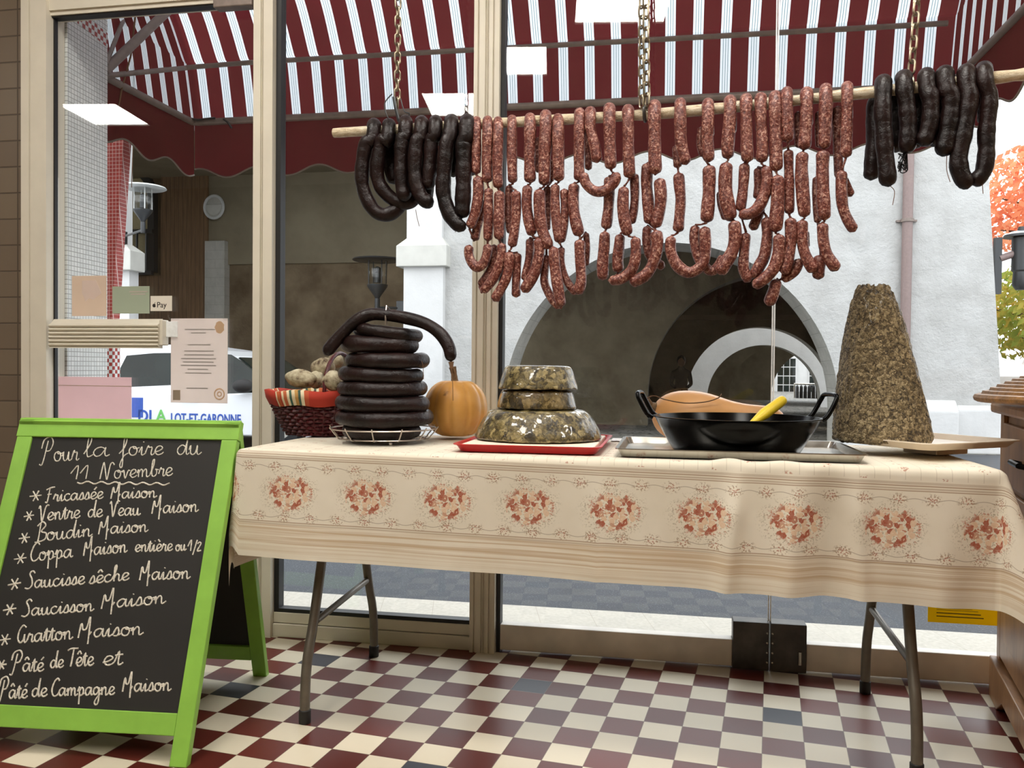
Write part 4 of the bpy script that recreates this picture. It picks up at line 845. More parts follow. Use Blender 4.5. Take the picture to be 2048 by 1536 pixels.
string('second fresh sausage string, ending in a J shaped hook at the left', [('A', [(370, 480), (365, 700), (360, 1000), (365, 1310)], 136, .02, O), ('E', [(385, -95), (382, 50), (382, 300), (372, 620)], 122, .028), ('E', [(370, 650), (365, 770), (320, 900), (230, 965), (150, 890), (115, 780), (130, 665)], 122, .026)])
string('third fresh sausage string, its last two links curling left over the mullion', [('A', [(510, 490), (500, 800), (500, 1100), (510, 1385)], 132, .02, O), ('E', [(525, -60), (525, 200), (520, 400), (525, 600)], 138, .03), ('E', [(555, 640), (550, 850), (460, 1090), (290, 1300)], 125, .03), ('E', [(455, 660), (445, 900), (370, 1080), (260, 1225)], 118, .0)])
string('fourth fresh sausage string, doubled in the middle, left link curling under', [('A', [(695, 465), (695, 700), (695, 1000), (705, 1315)], 125, .02, O), ('E', [(660, -135), (650, 100), (650, 300), (680, 520)], 105, .004), ('E', [(745, -60), (752, 150), (740, 400), (690, 700)], 122, .03), ('E', [(650, 755), (655, 900), (610, 1130), (450, 1420)], 126, .03), ('E', [(765, 770), (760, 950), (750, 1150), (750, 1370)], 112, .012)])
string('fifth fresh sausage string, its long last link sweeping left to touch its neighbour', [('A', [(935, 445), (930, 800), (930, 1100), (942, 1310)], 145, .02, O), ('E', [(905, -135), (890, 100), (915, 320), (970, 545)], 135, .026), ('E', [(1045, 570), (1062, 750), (1005, 1020), (840, 1300)], 140, .032), ('E', [(935, 575), (930, 800), (890, 1010), (860, 1150)], 108, .006), ('A', [(1040, 700), (1040, 1000), (1035, 1170)], 80, -.02)])
string('sixth fresh sausage string, the thick one whose end hangs lowest of all', [('A', [(1145, 405), (1140, 700), (1130, 1000), (1128, 1345)], 156, .02, O), ('E', [(1062, -85), (1065, 200), (1095, 450), (1195, 720)], 150, .03), ('E', [(1250, 690), (1262, 900), (1295, 1150), (1350, 1500)], 140, .034), ('E', [(1155, 795), (1135, 980), (1130, 1180), (1225, 1380), (1340, 1510)], 108, .01), ('E', [(1170, -120), (1168, 200), (1150, 480)], 105, -.004), ('A', [(1215, 1000), (1220, 1180), (1215, 1300)], 80, -.02)])
string('seventh fresh sausage string, splitting into two side by side links', [('A', [(1310, 455), (1300, 800), (1315, 1050), (1322, 1290)], 150, .02, O), ('E', [(1272, -150), (1268, 50), (1280, 300), (1325, 640)], 122, .026), ('E', [(1390, -85), (1402, 150), (1390, 400), (1335, 640)], 112, .018), ('F', [(20, 690), (15, 900), (60, 1080), (150, 1240), (225, 1320)], 98, .008)])
string('eighth fresh sausage string, its right arm ending in a narrow U', [('B', [(260, 375), (260, 700), (255, 1000), (258, 1285)], 140, .02, O), ('F', [(190, -160), (178, 100), (205, 330), (265, 550)], 145, .024), ('F', [(265, 590), (265, 800), (278, 1000), (280, 1170), (225, 1330)], 136, .02), ('F', [(345, 500), (362, 700), (350, 950)], 80, -.01)])
string('ninth fresh sausage string, a short one ending high up', [('B', [(405, 360), (430, 600), (470, 850), (497, 1040)], 140, .02, O), ('B', [(370, 600), (378, 900), (380, 1140)], 92, -.02)])
string('tenth fresh sausage string, with the sideways hook linking it to the left', [('B', [(660, 315), (665, 600), (670, 900), (680, 1130)], 152, .02, O), ('B', [(300, 1170), (350, 1320), (460, 1415), (580, 1415), (690, 1340), (745, 1250), (715, 1175)], 130, .03), ('F', [(660, -250), (658, -50), (645, 200), (612, 460)], 140, .006), ('F', [(600, 485), (590, 700), (572, 900), (572, 1140)], 146, .012)])
string('eleventh fresh sausage string, its last link a wide U over the arch', [('B', [(910, 335), (905, 600), (915, 900), (930, 1245)], 146, .02, O), ('F', [(855, -115), (840, 100), (855, 300), (912, 545)], 146, .028), ('F', [(1005, 560), (1012, 780), (970, 980), (820, 1120), (650, 1145)], 134, .03), ('F', [(805, 520), (788, 700), (770, 880), (785, 1040)], 140, .006), ('F', [(990, -290), (1000, 0), (985, 200), (945, 390)], 116, .002)])
string('twelfth fresh sausage string, under the middle chain, its last link sweeping left', [('B', [(1260, 285), (1260, 600), (1265, 900), (1275, 1195)], 162, .02, O), ('F', [(1170, -430), (1158, -150), (1178, 100), (1205, 390)], 150, .01), ('F', [(1325, -225), (1347, 0), (1332, 200), (1268, 440)], 150, .022), ('F', [(1275, 470), (1300, 650), (1255, 880), (1140, 1070), (930, 1180)], 150, .026), ('F', [(1170, 410), (1160, 600), (1190, 800), (1330, 930), (1400, 960)], 118, .0)])
string('thirteenth fresh sausage string, a thin link above a wide U', [('C', [(270, 245), (265, 500), (285, 800), (355, 1065)], 150, .02, O), ('C', [(215, 800), (225, 950), (240, 1110)], 108, -.018), ('G', [(245, -300), (262, -100), (275, 100), (240, 500)], 136, .018), ('G', [(150, 545), (142, 750), (230, 940), (380, 1035), (530, 970), (600, 830), (605, 600), (592, 420)], 140, .024)])
string('fourteenth fresh sausage string, straight and thick beside the U', [('C', [(640, 250), (640, 400), (635, 700), (655, 1030)], 152, .02, O), ('C', [(545, 560), (535, 800), (580, 960)], 90, -.016), ('G', [(655, -400), (658, -200), (652, 0), (622, 370)], 164, .026), ('G', [(475, 400), (462, 600), (525, 850), (660, 1010), (770, 960), (860, 800)], 130, .004)])
string('fifteenth fresh sausage string, its fat last link curving left', [('C', [(935, 215), (915, 500), (905, 800), (912, 990)], 160, .02, O), ('G', [(890, -440), (872, -200), (885, 50), (955, 340)], 176, .028), ('G', [(985, 340), (1005, 550), (965, 750), (865, 930), (785, 1060)], 160, .03), ('G', [(815, -60), (832, 150), (900, 330)], 120, .0)])
string('sixteenth fresh sausage string, hooked to its right neighbour', [('C', [(1150, 185), (1150, 500), (1160, 800), (1172, 1035)], 150, .02, O), ('G', [(1130, -430), (1118, -200), (1100, 0), (1070, 220)], 132, .02), ('G', [(1150, 500), (1120, 800), (1120, 1000), (1200, 1160)], 132, .016)])
string('seventeenth fresh sausage string, with a loose loop to the left', [('C', [(1345, 175), (1360, 500), (1368, 800), (1352, 1040)], 146, .02, O), ('G', [(1405, -385), (1435, -220), (1395, 0), (1290, 195), (1150, 260), (1065, 215)], 146, .028), ('G', [(1310, -370), (1312, -100), (1300, 60)], 112, .0), ('G', [(1345, 150), (1300, 300), (1225, 470)], 130, .0), ('G', [(1425, 290), (1435, 550), (1400, 800), (1325, 950), (1235, 1110)], 146, .012)])
string('eighteenth fresh sausage string, the long one ending in a leftward curl', [('D', [(270, 155), (280, 500), (280, 800), (282, 1155)], 156, .02, O), ('H', [(300, -270), (302, 0), (292, 250), (272, 500)], 166, .03), ('H', [(320, 520), (312, 780), (250, 980), (115, 1125), (-30, 1225)], 146, .034)])
string('nineteenth fresh sausage string, short top link and pale drooping tail', [('D', [(425, 95), (440, 400), (440, 770)], 150, .02, O), ('H', [(445, -610), (452, -350), (460, 0), (458, 260)], 124, .018), ('H', [(472, 300), (482, 550), (445, 850), (372, 1060)], 146, .026), ('H', [(600, 850), (540, 1000), (440, 1090), (350, 1125)], 130, .006), ('H', [(290, 1120), (245, 1300), (170, 1480)], 146, .012)])
string('twentieth fresh sausage string, its end touching the round hanging tip', [('D', [(690, 105), (690, 400), (670, 700), (648, 870)], 156, .02, O), ('H', [(635, -580), (622, -300), (640, 0), (665, 300)], 160, .028), ('H', [(630, 330), (632, 600), (672, 800), (795, 1035)], 142, .026), ('H', [(690, 480), (705, 700)], 60, -.004), ('D', [(575, 350), (575, 620), (580, 840)], 90, -.02)])
string('twenty first fresh sausage string, with a tip bent right', [('D', [(945, 55), (950, 400), (930, 700), (918, 860)], 160, .02, O), ('H', [(908, -600), (900, -300), (910, 0), (930, 340)], 160, .028), ('H', [(905, 370), (912, 600), (965, 800), (1105, 1010)], 142, .028), ('H', [(820, -250), (818, 100), (842, 380)], 96, .0), ('H', [(880, 800), (850, 960), (848, 1130)], 160, .012), ('D', [(845, 350), (845, 620), (850, 840)], 80, -.02)])
string('last fresh sausage string on the right, apart from the others', [('D', [(1230, 25), (1235, 400), (1220, 700), (1212, 975)], 140, .02, O), ('H', [(1160, -330), (1152, -100), (1172, 150), (1232, 320), (1335, 490)], 136, .024), ('D', [(1105, 280), (1100, 600), (1110, 950), (1130, 1250)], 118, -.016), ('H', [(1170, -240), (1230, -100), (1290, 20)], 115, -.004)])

def pudding(label, k, pts, w, lay, group, over=True, back=None, thread=None, endlay=None):
    px = [cpx(k, p) for p in pts]; s = CROP[k][2]; r = w*s/2*1.08*(onrod(*px[0])-CAM).dot(_f)/FPX; q = RR+r; P3 = []
    if over:
        x, y = px[0]
        if back: P3 += [onrod(*cpx(k, p), -q-.004) for p in back]
        else: P3 += [onrod(x+4, y+110, -q), onrod(x+3, y+60, -q)]
        P3 += [onrod(x+3, y+28, -q), onrod(x+1, y+6, -q*.72), onrod(x, y-1, 0), onrod(x, y+6, q*.72), onrod(x-(0 if len(px) < 2 else (px[0][0]-px[1][0])*.3), y+30, q)]; px = px[1:]
    n = len(px)
    for i, p in enumerate(px):
        l = q+.0 if endlay is None else q+(endlay-q)*(i/(n-1))**2; P3.append(onrod(p[0], p[1], l+lay))
    pl, L = resample(spline(P3, 8), 90); N = len(pl); R = []; rn = random.Random(int(pts[0][0])); a = rn.uniform(0, 6)
    for i in range(N):
        d = min(i, N-1-i)*L/(N-1); e = min(1, d/(r*.9)); R.append(r*max(.12, math.sqrt(max(0, 1-(1-e)**2)))*(1+.035*sin(i*.5+a)+.02*sin(i*1.13)))
    t = thing('black_pudding', label, 'black pudding', pl[len(P3)//2 if over else 0], group)
    MB().tube(pl, R, 18).build('casing', M['pudding'], t, angle=180)
    if thread: MB().tube(spline([onrod(*cpx(k, p), q+.006) for p in thread], 5), .0009, 5).build('thread', M['twine'], t)
    return t
GL, GR = 'black puddings at the left end of the rod', 'black puddings at the right end of the rod'
pudding('outermost left black pudding, a wide loop sweeping under its neighbour', 'K', [(330, 235), (235, 450), (190, 750), (215, 980), (320, 1185), (450, 1250), (580, 1195), (680, 1060)], 146, .004, GL, endlay=-.01)
pudding('second black pudding from the left end of the rod, curling right', 'K', [(500, 235), (415, 420), (370, 700), (385, 880), (475, 1015), (610, 1105), (740, 1100), (830, 1010)], 146, -.002, GL, back=[(560, 900), (520, 700), (480, 420)], endlay=-.01)
pudding('third black pudding from the left end of the rod, beside the chain hook', 'K', [(690, 195), (650, 400), (640, 700), (655, 950), (700, 1090)], 150, .002, GL, back=[(700, 1050), (660, 800), (640, 450)])
pudding('fourth black pudding from the left end, with dangling thread at its tip', 'K', [(870, 200), (815, 420), (795, 700), (820, 930), (900, 1080), (1010, 1100)], 150, .006, GL, back=[(815, 1130), (800, 800), (790, 500)], thread=[(805, 1190), (815, 1260), (845, 1380)])
pudding('fifth black pudding from the left end, mostly behind its neighbours', 'K', [(1030, 195), (985, 400), (970, 650), (950, 900), (935, 960)], 146, -.004, GL, back=[(920, 1090), (950, 800), (960, 500)])
pudding('sixth black pudding from the left end, hanging lowest with a curled tip', 'K', [(1210, 195), (1155, 450), (1128, 750), (1120, 1000), (1185, 1230), (1290, 1360), (1370, 1340)], 158, .006, GL, thread=[(1240, 1300), (1250, 1370), (1255, 1450)])
pudding('seventh black pudding, the straight one touching the fresh sausages', 'K', [(1390, 190), (1350, 450), (1350, 800), (1340, 1100), (1325, 1290)], 166, -.002, GL)
pudding('first black pudding right of the fresh sausages, with two hanging ends', 'R', [(290, 285), (285, 600), (305, 950), (345, 1350)], 156, .004, GR, back=[(160, 1285), (185, 1050), (200, 800), (205, 500)], thread=[(360, 1340), (405, 1400), (385, 1536)])
pudding('second black pudding from the left of the right hand bunch, above the knotted string', 'R', [(500, 240), (530, 500), (545, 750), (530, 1010)], 156, .0, GR, back=[(420, 1000), (425, 700), (440, 450)])
pudding('third black pudding of the right hand bunch, right of the chain', 'R', [(730, 215), (775, 450), (765, 720), (680, 935)], 156, .004, GR, back=[(600, 960), (640, 700), (655, 450)])
pudding('fourth black pudding of the right hand bunch, with a rounded low tip', 'R', [(920, 195), (985, 450), (960, 750), (895, 1040)], 166, .002, GR, back=[(800, 940), (850, 700), (865, 450)], thread=[(940, 1030), (940, 1180), (975, 1300)])
pudding('fifth black pudding of the right hand bunch, curving down into a loop', 'R', [(1140, 175), (1170, 450), (1110, 800), (1060, 1080), (1110, 1270), (1210, 1325)], 162, .004, GR, back=[(960, 1000), (1020, 800), (1050, 450)])
pudding('rightmost black pudding, the right half of the low loop', 'R', [(1320, 150), (1375, 450), (1345, 800), (1345, 1000), (1310, 1200), (1190, 1325)], 152, -.002, GR, thread=[(1300, 1240), (1305, 1330), (1312, 1420)])
kn = MB(); rn = random.Random(5)
for k in range(7):
    a = [onrod(*cpx('R', (480+rn.uniform(-40, 60), 1000+rn.uniform(0, 200))), .03+rn.uniform(-.01, .01)) for _ in range(4)]; kn.tube(spline([onrod(*cpx('R', (530, 960)), .03)]+a, 5), .0013, 5)
tag(kn.build('knotted_string', M['dark_cloth']), 'tangle of dark string below the right hand black puddings', 'string')
# chains from the ceiling
def chain(label, x0, y0, x1, y1, off, ztop, group=None, link=.033, th=.0028):
    e = onrod(x1, y1, off); t0 = onrod(x0, y0, off); d = (t0-e).normalized(); top = e+d*((ztop-e.z)/d.z); L = (top-e).length; n = int(L/(link*.78)); t = thing('hanging_chain', label, 'chain', top, group); b = MB()
    for k in range(n):
        c = e+d*(link*.5+k*(L-link)/(n-1)); s = P(1, 0, 0) if k % 2 else P(0, 1, 0); s = (P(.8, .6, 0) if k % 2 else P(-.6, .8, 0)); hw = link*.24; hh = link*.5-hw; pts = []
        for q in range(8): a = pi*q/7; pts.append(c+d*(hh+hw*sin(a))+s*(hw*cos(a)))
        for q in range(8): a = pi+pi*q/7; pts.append(c+d*(-hh+hw*sin(a))+s*(hw*cos(a)))
        b.tube(pts, th, 6, closed=True)
    b.build('links', M['chain'], t); return t, e
CG = 'chains carrying the rod'
t, e = chain('left chain, with a wire hook above the left black puddings', 796, 0, 794, 218, .0, 2.98, CG)
b = MB(); b.tube(spline([e+P(-.012, -.01, .04), e+P(-.03, -.02, .01), e+P(-.02, -.02, -.03), e+P(.0, 0, -.05)], 5), .0018, 6).tube(spline([e+P(.01, 0, .03), e+P(.025, -.01, -.01), e+P(.04, -.01, -.02), e+P(.02, 0, -.05)], 5), .0018, 6); b.tube(spline([e+P(-.006, -.012, .03), e+P(.0, -.014, -.0), e+P(.01, -.01, -.04)], 5), .005, 6); b.build('wire_hook', M['lantern'], t)
t, e = chain('middle chain, the left strand of the doubled pair', 1283, 0, 1283, 216, .016, 2.98, CG)
b = MB(); c = onrod(1290, 226, 0); b.tube([c+RN*(.021*cos(a))+P(0, 0, .021*sin(a)) for a in [2*pi*k/20 for k in range(20)]], .0042, 8, closed=True); b.build('loop', M['darkplate'], t)
chain('middle chain, the right strand of the doubled pair', 1292, 0, 1294, 214, .020, 2.98, CG, .036)
t, e = chain('right chain, behind the right black puddings', 1834, 0, 1822, 150, .0, 2.98, CG, .036)
b = MB(); c = onrod(1824, 172, 0); b.tube([c+RN*(.021*cos(a))+P(0, 0, .021*sin(a)) for a in [2*pi*k/20 for k in range(20)]], .003, 8, closed=True); b.build('loop', M['chain'], t)

# ================================================================== things on the table
# wire stand with stacked blood sausages
WC = P(-.222, -.43, 0); zs = ZT
ws = thing('wire_stand', 'round chrome wire stand holding the black pudding stack', 'wire stand', (WC.x, WC.y, zs))
def ring(c, r, tr, n=40): return MB().tube([c+P(r*cos(2*pi*k/n), r*sin(2*pi*k/n), 0) for k in range(n)], tr, 8, closed=True)
ring(WC+P(0, 0, zs+.040), .150, .0022, 56).build('rim', M['wire'], ws); ring(WC+P(0, 0, zs+.012), .118, .0018, 48).build('base_ring', M['wire'], ws)
b = MB()
for r in (.03, .06, .09): b.tube([WC+P(r*cos(2*pi*k/32), r*sin(2*pi*k/32), zs+.010) for k in range(32)], .0014, 6, closed=True)
b.build('inner_rings', M['wire'], ws)
for k in range(12):
    a = 2*pi*k/12+.13; u = P(cos(a), sin(a), 0); MB().tube(spline([WC+u*.155+P(0, 0, zs+.046), WC+u*.150+P(0, 0, zs+.038), WC+u*.135+P(0, 0, zs+.020), WC+u*.118+P(0, 0, zs+.010), WC+u*.02+P(0, 0, zs+.0085)], 4), .0019, 8).build('spoke', M['wire'], ws)
for k in range(3): a = -pi/2+.5+k*2*pi/3; MB().ellip(WC+P(.112*cos(a), .112*sin(a), zs+.005), .005, .005, .005, 10, 8).build('foot', M['wire'], ws)
SG = 'black puddings stacked on the wire stand'
def coil(label, L, R_, y0, z, tr, a0, a1, tilt=0.0, wav=0.0, cx=0.0, thread=None):
    pts = []; n = 80
    for i in range(n):
        a = a0+(a1-a0)*i/(n-1); q = i/(n-1); rq = R_*(1-.16*max(0, q-.5)*2); pts.append(P(WC.x+cx+rq*cos(a), WC.y+rq*sin(a)*.95, z+tilt*cos(a)+wav*sin(2.0*a+1)))
    Rr = []; rn = random.Random(int(z*1000)); p1, p2 = rn.uniform(0, 6), rn.uniform(0, 6); LL = R_*abs(a1-a0)
    for i in range(n):
        d = min(i, n-1-i)*LL/(n-1); e = min(1, d/(tr*1.2)); Rr.append(tr*max(.1, math.sqrt(max(0, 1-(1-e)**2)))*(1+.045*sin(i*.25+p1)+.03*sin(i*.6+p2)))
    t = thing('black_pudding', label, 'black pudding', pts[n//2], SG); MB().tube(pts, Rr, 18).build('casing', M['pudding'], t, angle=180)
    if thread: MB().tube(spline(thread, 5), .0009, 5).build('thread', M['twine'], t)
def stz(py): return ony(765, py, WC.y-.115).z
lev = [(867, .095, .0205, 0), (840, .120, .0212, .001), (809.5, .117, .0212, -.001), (779.5, .109, .0210, .001), (751, .104, .0212, -.002), (721, .100, .0215, .001), (688, .092, .0235, -.002), (662, .082, .0190, -.010)]
names = ['lowest black pudding of the stack, inside the wire rim', 'second black pudding from the bottom of the stack', 'third black pudding from the bottom of the stack', 'fourth black pudding from the bottom of the stack', 'fifth black pudding from the bottom of the stack, left end tucked in', 'sixth black pudding of the stack, its tied end sticking out right', 'seventh black pudding of the stack, just below the two curved top ones', 'eighth black pudding of the stack, bulging out at upper right']
for i, (py, R_, tr, tl) in enumerate(lev):
    z = stz(py); kw = {}
    if i == 5: e = P(WC.x+.125, WC.y-.05, z); kw = dict(thread=[e, e+P(.004, 0, -.012), e+P(.006, 0, -.05)])
    ends = ((.10, -2*pi+.6), (-pi-.12, pi-.7))[i % 2]
    coil(names[i], 0, R_, 0, z, tr, ends[0], ends[1], tl, .0015, cx=(.0, .004, .0, -.003, -.004, .012, -.008, .012)[i], **kw)
pa = [(572, 575), (680, 440), (850, 268), (1000, 190), (1160, 192), (1350, 220), (1540, 275), (1680, 370), (1765, 500), (1787, 640)]
P3 = [ony(*cpx('T', p), WC.y-.05-.03*abs(i-4.5)/4.5) for i, p in enumerate(pa)]; pl, L = resample(spline(P3, 8), 80); r = .0172
Rr = [r*max(.12, math.sqrt(max(0, 1-(1-min(1, min(i, 79-i)*L/79/(r*1.2)))**2)))*(1+.04*sin(i*.3)) for i in range(80)]
t = thing('black_pudding', 'topmost black pudding arching over the stack with drooping ends', 'black pudding', pl[40], SG); MB().tube(pl, Rr, 18).build('casing', M['pudding'], t, angle=180)
e = pl[-1]; MB().tube([e, e+P(.001, 0, -.018)], [.008, .004], 8).tube(spline([e+P(0, 0, -.01), e+P(.004, 0, -.05), e+P(.006, 0, -.105)], 5), .0009, 5).tube(spline([e+P(.004, 0, -.01), e+P(.012, 0, -.03), e+P(.016, 0, -.05)], 5), .0009, 5).build('tied_end', M['twine'], t)
a, c = ony(775, 651, WC.y-.055), ony(773, 612, WC.y-.055)
sk = MB().tube([P(a.x, a.y-.012, a.z), P(a.x-.002, a.y-.012, (a.z+c.z)/2), P(c.x, c.y, c.z), P(c.x+.003, c.y+.02, c.z-.01), P(c.x+.003, c.y+.03, c.z-.03)], .0028, 8); tag(sk.build('metal_skewer', M['wire']), 'metal skewer hooked over the topmost black pudding of the stack', 'skewer')

# basket with pale mottled balls
BK = P(-.50, -.235, 0); zb = ZT
bk = thing('wicker_basket', 'burgundy wicker basket with striped cloth lining on the table left', 'basket', (BK.x, BK.y, zb))
b = MB(); n = 13; NK = 56
def bkr(t): return .098+.062*t**.8, .085+.05*t**.8
for i in range(n):
    t = i/(n-1); rx, ry = bkr(t); pts = [BK+P((rx+.004*(1 if (k+i) % 2 else -1))*cos(2*pi*k/NK), (ry+.004*(1 if (k+i) % 2 else -1))*sin(2*pi*k/NK), zb+.006+.125*t+.0015*sin(k*.9+i)) for k in range(NK)]; b.tube(pts, .0052, 6, closed=True)
b.build('woven_body', M['wicker_red'], bk)
b = MB()
for k in range(28):
    a = 2*pi*k/28; b.tube([BK+P(bkr(t)[0]*cos(a), bkr(t)[1]*sin(a), zb+.004+.127*t) for t in (0, .35, .7, 1)], .0035, 6)
b.build('stakes', M['wicker_red'], bk); MB().lathe([(.0, .003), (.098, .003), (.1, .008), (0, .008)], BK+P(0, 0, zb), 32, sy=.87).build('bottom', M['wicker_red'], bk)
NL = 64; rows, uv = [], []
for h, o in ((.085, -.012), (.125, -.008), (.141, .0), (.139, .011), (.116, .012), (.094, .009)):
    rx, ry = bkr(min(1, h/.131)); rows.append([BK+P((rx+o)*cos(2*pi*k/NL), (ry+o)*sin(2*pi*k/NL), zb+h+.003*sin(k*.7)) for k in range(NL+1)]); uv.append([(k/NL*5.0+.12, h) for k in range(NL+1)])
b = MB(); b.quadgrid(rows, uv); b.build('cloth_lining', M['liner'], bk, angle=180)
hp = [BK+P(.02+.0, .02, 0)+P(.135*cos(a)*0, .13*cos(a), .13+.15*sin(a)) for a in [pi*k/12 for k in range(13)]]
hx = ony(681, 735, BK.y); b = MB().tube([P(hx.x, BK.y-.118, zb+.12)]+[P(hx.x, BK.y-.125*cos(pi*k/12), zb+.135+.12*sin(pi*k/12)) for k in range(13)]+[P(hx.x, BK.y+.118, zb+.12)], .0062, 8); b.build('handle', M['wicker_red'], bk)
CGp = 'mottled pale balls in the burgundy basket'
for (px, py), rx, rz, yy, tl, lab in (((602, 757), .050, .027, -.10, .08, 'pale oval mottled ball lying at the left edge of the burgundy basket'), ((646, 735), .038, .030, -.03, -.3, 'cracked mottled ball on top in the burgundy basket, under the drooping pudding'), ((632, 760), .026, .026, -.07, .2, 'small brown mottled ball between the two pale ones in the basket'), ((668, 762), .036, .030, -.10, .3, 'mottled ball half hidden by the pudding stack'), ((672, 722), .026, .022, .04, .1, 'mottled ball at the back of the basket beside its handle')):
    c = ony(px, py, BK.y+yy); tag(MB().ellip(c, rx, rz*1.1, rz, 28, 18, Matrix.Rotation(tl, 3, 'Y'), .05, int(px)).build('mottled_ball', M['cured'], angle=180), lab, 'ball', CGp)
MB().lathe([(.0, .0), (.09, .0), (.112, .075), (.0, .085)], BK+P(0, 0, zb+.012), 28, sy=.87).build('inner_padding', M['dark_cloth'], bk)

# pumpkin
PC = P(-.062, -.235, 0); pr = .098; hz = .090
pk = thing('pumpkin', 'orange pumpkin with a brown stem behind the black pudding stack', 'pumpkin', (PC.x, PC.y, ZT)); rows = []; c = ony(905, 815, PC.y); pzc = ZT+hz
for i in range(25):
    a = pi*i/24; row = []
    for k in range(96):
        bq = 2*pi*k/96; g = abs(cos(bq*5.5+.4)); rr = pr*(math.sin(a)**.82)*(1-.075*(1-g)**2.2-.01); zz = -hz*cos(a)*(1-.10*math.exp(-(math.sin(a)/.28)**2)); row.append(PC+P(rr*cos(bq), rr*sin(bq), pzc+zz))
    rows.append(row)
b = MB(); b.quadgrid(rows, close_u=True); b.build('flesh', M['pumpkin'], pk, angle=180)
MB().tube(spline([PC+P(-.004, 0, pzc+hz*.86), PC+P(-.006, 0, pzc+hz+.01), PC+P(-.01, -.004, pzc+hz+.035)], 5), [.016, .013, .011, .010, .010, .009, .009, .010, .010, .011, .011], 10).build('stem', M['stem'], pk)

# red tray with jellied meat tiers
zr = ZT+.001; rt = thing('red_tray', 'red plastic tray under the jellied meat tiers', 'tray', (.215, -.44, zr))
TL_, TR_ = onz(903, 900, ZT), onz(1208, 908, ZT)
cx0, cx1, cy0, cy1 = .038, .408, -.655, -.225
def rrect(x0, x1, y0, y1, z, r=.03, n=5, skew=.0):
    pts = []
    for cx, cy, a0 in ((x1-r, y0+r, -pi/2), (x1-r, y1-r, 0), (x0+r, y1-r, pi/2), (x0+r, y0+r, pi)):
        for k in range(n+1): a = a0+pi/2*k/n; pts.append(P(cx+r*cos(a), cy+r*sin(a), z))
    return pts
b = MB(); b.quadgrid([rrect(cx0+.012, cx1-.012, cy0+.012, cy1-.012, zr), rrect(cx0+.002, cx1-.002, cy0+.002, cy1-.002, zr+.016), rrect(cx0-.004, cx1+.004, cy0-.004, cy1+.004, zr+.017), rrect(cx0-.004, cx1+.004, cy0-.004, cy1+.004, zr+.019), rrect(cx0+.004, cx1-.004, cy0+.004, cy1-.004, zr+.019), rrect(cx0+.014, cx1-.014, cy0+.014, cy1-.014, zr+.003)], close_u=True)
b.poly(rrect(cx0+.014, cx1-.014, cy0+.014, cy1-.014, zr+.003)); b.poly(rrect(cx0+.012, cx1-.012, cy0+.012, cy1-.012, zr)[::-1]); b.build('tray_shell', M['red_tray'], rt, angle=30)
zl = zr+.004; tag(MB().box(cx0+.016, cx1-.016, cy0+.02, cy1-.02, zl, zl+.014).build('white_board', M['paper_white'], smooth=False, bevel=.003), 'cream board lying in the red tray under the meat', 'board')
JC = P(.2215, -.44, 0); JG = 'tiers of jellied meat on the red tray'; zj = zl+.014
def tier(label, prof, c, mat, rag=.0, sd=1):
    rn = random.Random(sd); rows = []; N = 72; ph = [rn.uniform(0, 6) for _ in range(6)]
    for i, (r, h) in enumerate(prof):
        rows.append([c+P(r*cos(2*pi*k/N)*(1+.012*sin(5*2*pi*k/N+ph[0])+.008*sin(11*2*pi*k/N+ph[1])), r*sin(2*pi*k/N)*.92*(1+.012*sin(4*2*pi*k/N+ph[2])), h+(rag*(sin(9*2*pi*k/N+ph[3])+sin(17*2*pi*k/N+ph[4])) if i < 3 else 0)) for k in range(N)])
    b = MB(); b.quadgrid(rows, close_u=True); b.f.append(tuple(range(N-1, -1, -1))); b.f.append(tuple(len(rows)*N-N+k for k in range(N)))
    return tag(b.build('jellied_meat', mat, angle=180), label, 'jellied meat', JG)
def wpx(dx): return dx*.001345
tier('large bottom tier of jellied meat on the red tray', [(.120, zj+.0005), (.171, zj+.001), (.173, zj+.008), (.166, zj+.028), (.152, zj+.055), (.135, zj+.076), (.122, zj+.083), (.0, zj+.0835)], JC, M['jelly'], .0, 3)
zj2 = zj+.0838
tier('dark middle tier of jellied meat between the other two', [(.09, zj2+.0003), (.108, zj2+.0006), (.109, zj2+.006), (.103, zj2+.03), (.098, zj2+.048), (.09, zj2+.052), (.0, zj2+.0525)], JC+P(-.002, 0, 0), M['jelly_dark'], .0, 5)
zj3 = zj2+.0545
tier('top tier of jellied meat, with a ragged lower rim', [(.095, zj3-.0005), (.106, zj3-.001), (.108, zj3+.002), (.102, zj3+.022), (.094, zj3+.05), (.088, zj3+.060), (.080, zj3+.063), (.0, zj3+.0635)], JC+P(.000, 0, 0), M['jelly'], .0012, 9)

# steel tray, black pan, squash, ladle
zs2 = ZT+.001; sx0, sx1, sy0, sy1 = .452, 1.02, -.665, -.29
so = thing('steel_tray', 'shallow stainless steel baking tray under the black pan', 'tray', ((sx0+sx1)/2, (sy0+sy1)/2, zs2))
b = MB(); b.quadgrid([rrect(sx0+.008, sx1-.008, sy0+.008, sy1-.008, zs2, .014), rrect(sx0, sx1, sy0, sy1, zs2+.017, .014), rrect(sx0-.006, sx1+.006, sy0-.006, sy1+.006, zs2+.018, .016), rrect(sx0-.006, sx1+.006, sy0-.006, sy1+.006, zs2+.020, .016), rrect(sx0+.002, sx1-.002, sy0+.002, sy1-.002, zs2+.0195, .014), rrect(sx0+.010, sx1-.010, sy0+.010, sy1-.010, zs2+.003, .014)], close_u=True); b.poly(rrect(sx0+.010, sx1-.010, sy0+.010, sy1-.010, zs2+.003, .014)); b.poly(rrect(sx0+.008, sx1-.008, sy0+.008, sy1-.008, zs2, .014)[::-1]); b.build('tray_shell', M['steel'], so, angle=30)
KC = P(.742, -.478, 0); kz = zs2+.0035
